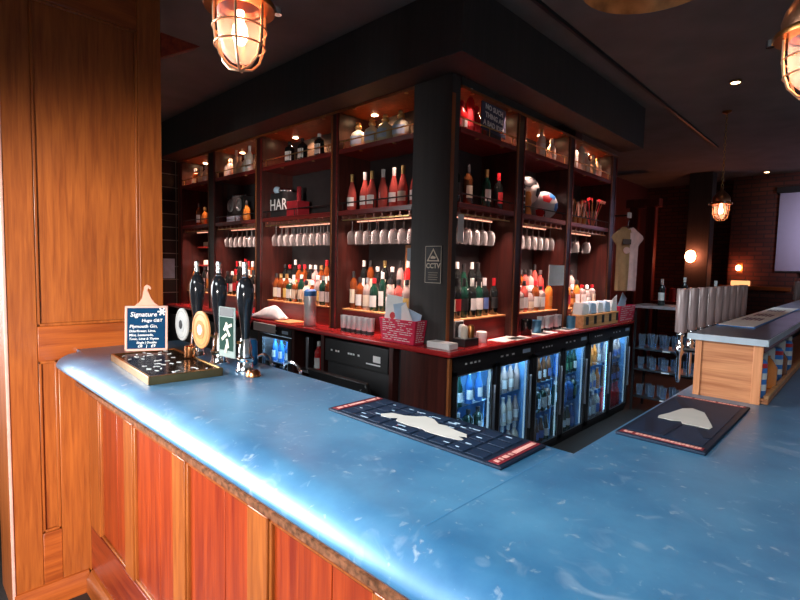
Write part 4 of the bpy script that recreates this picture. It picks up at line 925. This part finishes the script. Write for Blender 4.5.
# bar mats
t = thing('bar_mat', 'long dark rubber bar runner with white emblem and red ends', 'bar mat', (-.998, 1.185, BZ))
X0, X1, Y0, Y1 = -.352, .352, -.118, .118
t.location = (-1.004, 1.176, BZ)
boxo('base', RUBBER, (X0, X1, Y0, Y1, 0, .009), t, .003)
boxo('red_band', BANDR, (X0+.012, X0+.045, Y0+.01, Y1-.01, .0091, .0102), t); boxo('red_band', BANDR, (X1-.045, X1-.012, Y0+.01, Y1-.01, .0091, .0102), t)
random.seed(5)
for xx in (X0+.022, X1-.036):
    lb = B(); y = Y0+.02
    while y < Y1-.022:
        h_ = random.uniform(.006, .012); lb.box(xx, xx+.015, y, y+h_, .0103, .0112); y += h_+(.0022 if random.random() < .85 else .010)
    lb.build('band_lettering', PINKL, t)
rb = B()
for i in range(9):
    for j in range(4):
        x0 = X0+.06+i*.0655; y0 = Y0+.014+j*.0525
        rb.box(x0, x0+.056, y0, y0+.043, .0091, .0112)
rb.build('raised_blocks', RUBBERL, t, bevel=.001)
wb = B()
for k in range(34):
    x0, y0 = random.uniform(X0+.06, X1-.09), Y0+.016+.0525*random.choice((0, 0, 1, 1, 2, 3, 3))+random.uniform(0, .03)
    wb.box(x0, x0+random.choice((.012, .02, .035)), y0, y0+.005, .0113, .0118)
wb.build('print_marking', PAPERB, t)
eb = B(); eb.prism([(-.17, -.035), (-.155, -.05), (-.12, -.045), (-.10, -.025), (-.085, -.05), (-.03, -.055), (.03, -.05), (.05, -.058), (.10, -.055), (.165, -.045), (.17, -.03), (.14, -.02), (.165, -.008), (.15, .012), (.10, .018), (.06, .03), (.03, .025), (-.01, .052), (-.05, .055), (-.07, .03), (-.10, .01), (-.15, .0)], lambda u, v, w_: (u, v+.0, w_), .0113, .0125)
eb.build('emblem', plain('emblem_print', (.62, .60, .55), .6, var=.05), t)
t = thing('bar_mat', 'square dark rubber bar mat with white emblem beside oak tap box', 'bar mat', (-.437, 1.90, BZ))
X0, X1, Y0, Y1 = -.124, .124, -.335, .335
boxo('base', RUBBER, (X0, X1, Y0, Y1, 0, .010), t, .003)
boxo('red_band', BANDR, (X0+.01, X1-.01, Y0+.012, Y0+.036, .0101, .0112), t); boxo('red_band', BANDR, (X0+.01, X1-.01, Y1-.036, Y1-.012, .0101, .0112), t)
for yy in (Y0+.017, Y1-.031):
    lb = B(); x = X0+.02
    while x < X1-.022:
        h_ = random.uniform(.006, .012); lb.box(x, x+h_, yy, yy+.014, .0113, .0121); x += h_+(.0022 if random.random() < .85 else .010)
    lb.build('band_lettering', PINKL, t)
boxo('raised_field', RUBBERL, (X0+.018, X1-.018, Y0+.05, Y1-.05, .0101, .0115), t, .001)
db = B()
for a, c, w_ in (((-.10, .26), (.10, -.20), .012), ((-.095, -.10), (-.045, -.27), .012), ((.0, -.10), (-.01, -.27), .008)):
    v = Vector(c)-Vector(a); n = Vector((-v.y, v.x)).normalized()*w_
    db.prism([tuple(Vector(a)+n), tuple(Vector(a)-n), tuple(Vector(c)-n), tuple(Vector(c)+n)], lambda u, v_, q: (u, v_, q), .0116, .0128)
db.build('raised_stripe', RUBBER, t)
eb = B(); eb.prism([(-.072, -.09), (-.055, -.085), (-.03, -.09), (-.005, -.075), (.005, -.10), (.04, -.095), (.082, -.10), (.085, -.07), (.075, -.04), (.025, .10), (-.02, .13), (-.045, .10), (-.062, 0), (-.078, -.06)], lambda u, v, w_: (u, v, w_), .0129, .0142)
eb.build('emblem', plain('emblem_print', (.62, .60, .55), .6, var=.05), t)

# ================================================================== TAP BOX on the return bar
YB = 2.34
t = thing('tap_box', 'pale oak tap box with zinc top on the return bar', 'box', (-.41, YB, BZ))
boxo('end_panel', LIGHTW, (-.118, .108, 0, .02, 0, .232), t)
boxo('end_stile', LIGHTV, (-.12, -.095, -.006, -.0003, 0, .232), t, .002); boxo('end_stile', LIGHTV, (.080, .112, -.006, -.0003, 0, .232), t, .002)
boxo('inner_side', LIGHTV, (-.118, -.10, .021, 5.2, 0, .232), t); boxo('top_board', LIGHTW, (-.099, .108, .021, 5.2, .214, .232), t)
boxo('sloping_ledge', LIGHTV, (-.03, .135, .021, 5.2, 0.0005, .02), t, .004); boxo('lip', PINE, (.118, .135, .021, 5.2, .0205, .036), t, .003)
boxo('back_board', DARKZ, (-.06, -.045, .021, 5.2, .0205, .213), t)
boxo('fascia', DARKX, (.096, .112, .021, 5.2, .20, .232), t, .003)
tag(boxo('step_worktop', plain('grey_zinc', (.10, .15, .20), .3, .4, coat=.4, var=.25, vscale=5), (-.555, -.285, YB-.02, 7.56, 1.3432, 1.368), None, .003), 'narrow raised zinc top on the oak tap box', 'worktop')
pz = plain('polished_zinc_edge', (.52, .60, .66), .35, .3)
boxo('edge_trim', pz, (-.557, -.283, YB-.024, YB-.0205, 1.343, 1.3685), bpy.data.objects['step_worktop']); boxo('edge_trim', pz, (-.2845, -.281, YB-.024, 7.56, 1.343, 1.3685), bpy.data.objects['step_worktop'])
# goods in the open side
GOODS = [('can', .10), ('packet', .22), ('bottle', .33), ('packet', .43), ('can', .55), ('bottle', .66), ('packet', .78), ('can', .9), ('packet', 1.03)]
canm = B().lathe([(0, 0), (.027, 0), (.033, .008), (.033, .138), (.026, .150), (0, .149)], 20).mesh('drinks_can', plain('blue_white_can', (.05, .25, .75), .3, .3)); canb = B().lathe([(.0334, .03), (.0334, .055)], 20).mesh('band', WHITE); canr = B().lathe([(.0334, .12), (.0334, .138)], 20).mesh('rim_band', REDP)
canc = B().lathe([(.0335, .075), (.0335, .10)], 20).mesh('band', WHITE)
for k, (kd, y) in enumerate(GOODS):
    p = (-.41+.088, YB+y-.045, BZ+.0212); w_ = f'{ORD[k]} from the oak end panel'
    if kd == 'can': spawn('drinks_can', f'blue and white can in the tap box, {w_}', 'can', [canm, ('band', canb), ('band', canc), ('rim_band', canr)], p, 0, 'goods in the tap box')
    elif kd == 'packet':
        o = boxo('snack_packet', PAPER, (-.012, .012, -.045, .045, 0, .16), None, .006, p); tag(o, f'white packet with coloured disc in the tap box, {w_}', 'packet', 'goods in the tap box')
        B().lathe([(0, 0), (.022, 0), (.022, .001), (0, .001)], 16, mat=Matrix.Translation((.0122, 0, .085)) @ Matrix.Rotation(PI/2, 4, 'Y')).build('disc', (CYAN, L_R, ORANGE)[k % 3], o)
    else: spawn('squat_bottle', f'amber bottle in the tap box, {w_}', 'bottle', bottle('square', G_ORG if k % 2 == 0 else G_AMB, L_C, C_W)[:2], (p[0], p[1], p[2]-.0), PI/2, 'goods in the tap box') if False else spawn('squat_bottle', f'amber bottle in the tap box, {w_}', 'bottle', [B().lathe([(0, 0), (.036, 0), (.04, .004), (.04, .09), (.022, .12), (.013, .13), (.013, .15), (0, .15)], 16).mesh('squat_bottle', G_ORG if k % 2 == 0 else G_AMB), ('cap', B().lathe([(.0135, .14), (.016, .141), (.016, .165), (0, .166)], 12).mesh('cap', C_W))], p, 0, 'goods in the tap box')
# runner on the step
t = thing('bar_runner', 'white bar runner with dark lettering on the raised zinc top', 'bar mat', (-.470, 3.69, 1.3685))
boxo('base', BLUE, (-.075, .078, -.92, .92, 0, .004), t, .001); boxo('print', PAPER, (-.072, .070, -.91, .91, .0041, .0055), t)
kb = B(); random.seed(9)
for c0 in (-.42, -.05, .45):
    for q in range(5): kb.box(-.045+.018*q, -.034+.018*q, c0-.10+.02*random.random(), c0+.10-.03*random.random(), .0056, .0064)
kb.build('lettering', plain('purple_print', (.16, .08, .16), .6), t)
# taps
TAPM = wood('mottled_pink_steel', (.09, .05, .046), (.50, .39, .39), 'z', .3, .2, 1.6)
tapb = B().lathe([(0, .0), (.022, 0), (.0235, .004), (.0245, .19), (.022, .195), (0, .195)], 20).mesh('beer_tap', TAPM)
def tapparts():
    st = B().lathe([(0, 0), (.014, 0), (.017, -.01), (.010, -.02), (.010, -.05), (.017, -.06), (.019, -.085), (.014, -.10), (.010, -.11), (.010, -.20), (.007, -.225), (0, -.225)], 14).mesh('spout', CHROME)
    sh = B().tube([(.012, 0, -.075), (.0785, 0, -.075)], .010).mesh('shank', CHROME)
    return [tapb, ('spout', st), ('shank', sh)]
TP = tapparts()
for k in range(9): spawn('beer_tap', f'tall mottled steel beer tap handle, {ORD[k]} from the oak end panel', 'beer tap', TP, (-.618, 2.455+.172*k, 1.352), 0, 'beer taps along the tap box')
for k in range(2): spawn('beer_tap', f"distant beer tap handle beyond the white runner, {['nearer', 'farther'][k]} one", 'beer tap', TP, (-.618, 6.75+.22*k, 1.352), 0, 'distant beer taps')

# ================================================================== GLASS RACK beyond the coolers
t = thing('glass_rack', 'black metal glass rack with three shelves beyond the coolers', 'rack', (-2.0, 6.0, 0))
for x in (0, .93):
    for y in (0, .38): boxo('upright', BLACK, (x, x+.025, y, y+.025, .001, 1.20), t)
for z in (.18, .50, .74): 
    s = boxo('shelf', BLACK, (.0, .955, -.002, .407, z-.02, z), t, .002); boxo('price_tag', PAPER, (.32, .40, -.005, -.0025, z-.018, z-.002), s)
boxo('top', plain('pale_steel_top', (.5, .52, .55), .3, .6), (-.02, .975, -.02, .42, 1.20, 1.235), t, .003)
tum = B().lathe([(0, 0), (.026, 0), (.030, .004), (.037, .13), (.035, .13), (.028, .008), (0, .008)], 14).mesh('tumbler', BLUEG)
pint = B().lathe([(0, 0), (.028, 0), (.031, .005), (.034, .09), (.041, .115), (.041, .155), (.039, .155), (.032, .09), (.028, .01), (0, .01)], 14).mesh('pint_glass', BLUEG)
for lv, z in enumerate((.18, .50, .74)):
    for row, d in enumerate((.06, .16)):
        for i in range(7):
            spawn('pint_glass' if lv == 2 else 'tumbler', f"clear {'pint glass' if lv == 2 else 'tumbler'} on the rack's {['bottom', 'middle', 'top'][lv]} shelf, {ORD[i]} from the coolers, {['front', 'rear'][row]} row", 'glass', [pint if lv == 2 else tum], (-1.92+.128*i+.064*row, 6.0+d, z+.0008), 0, 'glasses on the rack')
for k, (x, kd) in enumerate(((-1.78, 'wine'), (-1.55, 'tall'), (-1.25, 'wine'))):
    spawn('wine_bottle', f'dark bottle with pale label on the rack top, {ORD[k]} from the coolers', 'bottle', bottle(kd, G_DARK, L_W, C_W), (x, 6.2, 1.2355), 0, 'bottles on the rack top')
# T-shirt on a hanger at the shelving end
t = thing('t_shirt', 'tan printed t-shirt with lit side painted pink, hanging at the shelving end', 't-shirt', (-2.03, 5.74, 1.40))
t.rotation_euler = (0, 0, math.radians(62)); t.scale = (.72, .92, .95)
def shirt():
    out = [(-.02, .0), (.0, .0)]
    bm = bmesh.new(); nx, nz = 20, 24
    def width(v): return .21 if v < .72 else .21+.10*min(1, (v-.72)/.10) if v < .86 else .31-.20*((v-.86)/.14)
    g = []
    for sgn in (-1, 1):
        rows = []
        for j in range(nz+1):
            v = j/nz; row = []
            for i in range(nx+1):
                u = -1+2*i/nx; x = u*width(v); th = .035*math.sqrt(max(0, 1-u*u))*(.6+.4*math.sin(PI*min(1, v+.15)))
                y = sgn*th+.012*math.sin(9*u+2*v)*(1-v)
                row.append(bm.verts.new((x, y, v*.74-(.03*(1-min(1, abs(u)*width(v)/.06)) if v > .97 else 0))))
            rows.append(row)
        g.append(rows)
        for j in range(nz):
            for i in range(nx): bm.faces.new((rows[j][i], rows[j][i+1], rows[j+1][i+1], rows[j+1][i]))
    bmesh.ops.remove_doubles(bm, verts=bm.verts[:], dist=.0008)
    me = bpy.data.meshes.new('shirt'); bm.to_mesh(me); bm.free(); me.materials.append(SHIRTSHADE); me.materials.append(SHIRTLIT)
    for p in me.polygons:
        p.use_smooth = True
        if p.center.x > .03: p.material_index = 1  # one side recoloured to imitate light falling on it
    return me
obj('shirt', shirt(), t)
pr = B(); pr.lathe([(0, 0), (.05, 0), (.05, .002), (0, .002)], 12, mat=Matrix.Translation((-.06, -.046, .47)) @ Matrix.Rotation(PI/2, 4, 'X') @ Matrix.Diagonal((1.3, .8, 1, 1))); pr.build('print', PINKW, t)
boxo('print', plain('dark_shirt_print', (.10, .06, .05), .8), (-.14, .02, -.046, -.043, .54, .60), t)
B().tube([(-.2, 0, .70), (0, 0, .755), (.2, 0, .70)], .006).build('hanger', BLACK, t)
B().tube([(0, 0, .755), (0, 0, .80), (.015, 0, .82), (.03, 0, .81)], .004).build('hook', CHROME, t)
tag(boxo('wall_socket', PAPER, (-.03, .03, -.012, 0, -.03, .03), None, .004, (-2.56, 5.718, 2.24)) if False else boxo('hook_plate', PAPER, (-.015, .015, -.03, .03, -.03, .03), None, .004, (-2.02, 5.735, 2.235)), 'small white hook plate above the hanging t-shirt', 'hook')
boxo('bracket', BLACK, (-.45, -.016, -.01, .01, -.008, .008), bpy.data.objects['hook_plate'])

# ================================================================== FAR ROOM
t = thing('projector_screen', 'pale lilac projector screen hanging on the far wall', 'screen', (-.20, 10.74, 1.68))
boxo('fabric', SCREEN, (-1.10, 1.2, 0, .01, 0, 1.33), t); boxo('case', BLACKP, (-1.15, 1.25, -.03, .06, 1.331, 1.44), t, .01); boxo('bottom_bar', BLACKP, (-1.10, 1.2, -.01, .02, -.03, -.001), t, .005)
def wall_lamp(name, label, loc, r_):
    t = thing(name, label, 'lamp', loc)
    B().lathe([(0, 0), (.05, 0), (.05, .015), (0, .015)], 16, mat=Matrix.Rotation(-PI/2, 4, 'X') @ Matrix.Translation((0, 0, -.0))).build('plate', BRONZE, t) if False else boxo('plate', BRONZE, (-.05, .05, -.02, 0, -.10, .10), t, .005)
    B().tube([(0, -.02, 0), (0, -.10, -.02)], .012).build('arm', BRONZE, t)
    B().ball(r_, (0, -.13, 0), 10, (1, .8, 1.25)).build('globe', BULBS, t)
wall_lamp('wall_lamp', 'glowing wall lamp on the dark column in the far room', (-2.38, 9.899, 1.90), .085)
wall_lamp('wall_lamp', 'small glowing lamp low on the brick chimney breast', (-1.82, 10.799, 1.72), .04)
t = thing('mantel_shelf', 'wooden mantel shelf across the brick chimney breast', 'shelf', (-1.5, 10.70, 1.33)); boxo('board', OAKX, (-.62, .45, -.06, .095, 0, .07), t, .006)
t = thing('lit_box', 'cream lit lantern standing on the mantel shelf', 'lantern', (-1.78, 10.71, 1.4005)); boxo('shade', SHADEG, (-.14, .14, -.05, .05, .0, .09), t, .01); boxo('lid', BLACKP, (-.10, .10, -.04, .04, .091, .11), t, .003)
for k, x in enumerate((-2.65, -2.5)):
    spawn('red_candle', f"red candle on the side ledge in the far room, {['nearer the door frame', 'nearer the column'][k]}", 'candle', [B().lathe([(0, 0), (.045, 0), (.045, .22), (0, .23)], 14).mesh('red_candle', REDP)], (x, 9.3, 1.1205), 0, 'red candles')
t = thing('side_ledge', 'dark ledge standing beside the door frame in far room', 'table', (-2.55, 9.3, -.32)); boxo('top', DARKX, (-.25, .25, -.12, .12, 1.40, 1.44), t, .004)
for x in (-.2, .2):
    for y in (-.08, .08): boxo('leg', DARKZ, (x-.02, x+.02, y-.02, y+.02, 0, 1.40), t)
def ceil_spot(k, x, y):
    t = thing('ceiling_spotlight', f"small ceiling spotlight in the far room, {['above the small cage lamp', 'near the projector screen'][k]}", 'lamp', (x, y, 3.359))
    B().lathe([(0, 0), (.05, 0), (.05, -.012), (.038, -.016), (.038, -.006), (0, -.006)], 18).build('ring', BRASS, t); B().lathe([(0, -.010), (.036, -.010), (.030, -.016), (0, -.020)], 18).build('lens', SPOTD, t)
ceil_spot(0, -1.04, 5.41); ceil_spot(1, -1.47, 10.45)

# ================================================================== CAGE PENDANTS
def pendant(label, loc, s=1.0, chain=False):
    t = thing('cage_pendant', label, 'lamp', loc, 0.4, 'cage pendants'); t.scale = (s, s, s)
    B().lathe([(.052, .02), (.104, .02), (.106, .012), (.104, .004), (.060, .004)], 28).build('flange', BRONZE, t)
    hs = B().lathe([(.060, .004), (.052, .02), (.086, .03), (.088, .055), (.080, .085), (.055, .125), (.030, .145), (.016, .16), (.012, .19), (0, .19)], 28).build('housing', plain('bronze_housing', (.46, .22, .13), .3, .9), t)
    for k in range(3):
        a = k*2*PI/3+.6; B().lathe([(0, 0), (.012, 0), (.012, .02), (0, .02)], 8, (.112*math.cos(a), .112*math.sin(a), .004)).build('lug', CHROME, hs)
    B().lathe([(.066, .0), (.066, -.05), (.062, -.09), (.050, -.125), (.028, -.148), (0, -.155)], 24).build('glass_dome', AMBERG, t)
    B().lathe([(0, -.10), (.014, -.096), (.024, -.075), (.022, -.05), (.012, -.03), (.012, 0), (0, 0)], 14).build('bulb', BULB, t)
    cg = B()
    for k in range(3):
        a = k*PI/3; c, d = math.cos(a), math.sin(a)
        prof = [(.080, .004), (.080, -.05), (.075, -.10), (.062, -.14), (.038, -.165), (0, -.175)]
        cg.tube([(r_*c, r_*d, z) for r_, z in prof]+[(-r_*c, -r_*d, z) for r_, z in prof[-2::-1]], .0042, 6)
    for z, r_ in ((-.055, .0795), (-.105, .0745)): cg.tube([(r_*math.cos(2*PI*i/28), r_*math.sin(2*PI*i/28), z) for i in range(28)], .003, 6, True)
    cg.build('cage', plain('pale_brass_cage', (.85, .55, .32), .35, .7), t)
    top = (3.359-loc[2])/s
    if not chain: B().tube([(0, 0, .19), (0, 0, top-.03)], .006).build('cord', BLACKP, t)
    else:
        ch = B(); z = .19; k = 0
        while z < top-.05:
            m = Matrix.Translation((0, 0, z+.02)) @ Matrix.Rotation(PI/2*(k % 2), 4, 'Z')
            ch.tube([m @ Vector((.010*math.cos(2*PI*i/10), 0, .022*math.sin(2*PI*i/10))) for i in range(10)], .0028, 5, True); z += .036; k += 1
        ch.build('chain', BRASS, t)
    B().lathe([(0, 0), (.045, 0), (.045, -.012), (.012, -.03), (0, -.03)], 18, (0, 0, top)).build('ceiling_rose', BRONZE, t)
    return t
pendant('glowing cage pendant lamp hanging over the hand pump end of bar', (-1.69, .905, 2.51), 1.17)
pendant('glowing cage pendant lamp hanging over the return bar', (-.19, 2.11, 2.385), 1.1)
pendant('glowing cage pendant lamp farther along the return bar', (.05, 3.7, 2.385), 1.1)
pendant('small distant cage pendant on a long chain before the far room', (-1.28, 6.35, 2.36), chain=True)
t = thing('ceiling_lamp', 'shallow worn copper lamp shade hanging just under the ceiling', 'lamp', (-.76, 2.31, 2.86))
B().lathe([(.30, 0), (.297, .004), (.285, .03), (.24, .085), (.15, .14), (.05, .165), (.03, .17), (.03, .22), (0, .22)], 36).build('shade', plain('worn_copper', (.34, .17, .06), .45, .5, vscale=9, var=.5), t)
B().ball(.035, (0, 0, .07), 8).build('bulb', glow('added_shade_glow', (1, .55, .25), 14), t)  # added glow to brighten the inside of the shade
B().tube([(0, 0, .22), (0, 0, .499)], .008).build('rod', BLACKP, t)
tag(boxo('blue_notice', PAPERB, (0, .004, -.075, .075, -.13, .13), None, 0, (-6.749, 2.60, 1.52)), 'pale blue sheet stuck on the black tiled wall', 'notice')
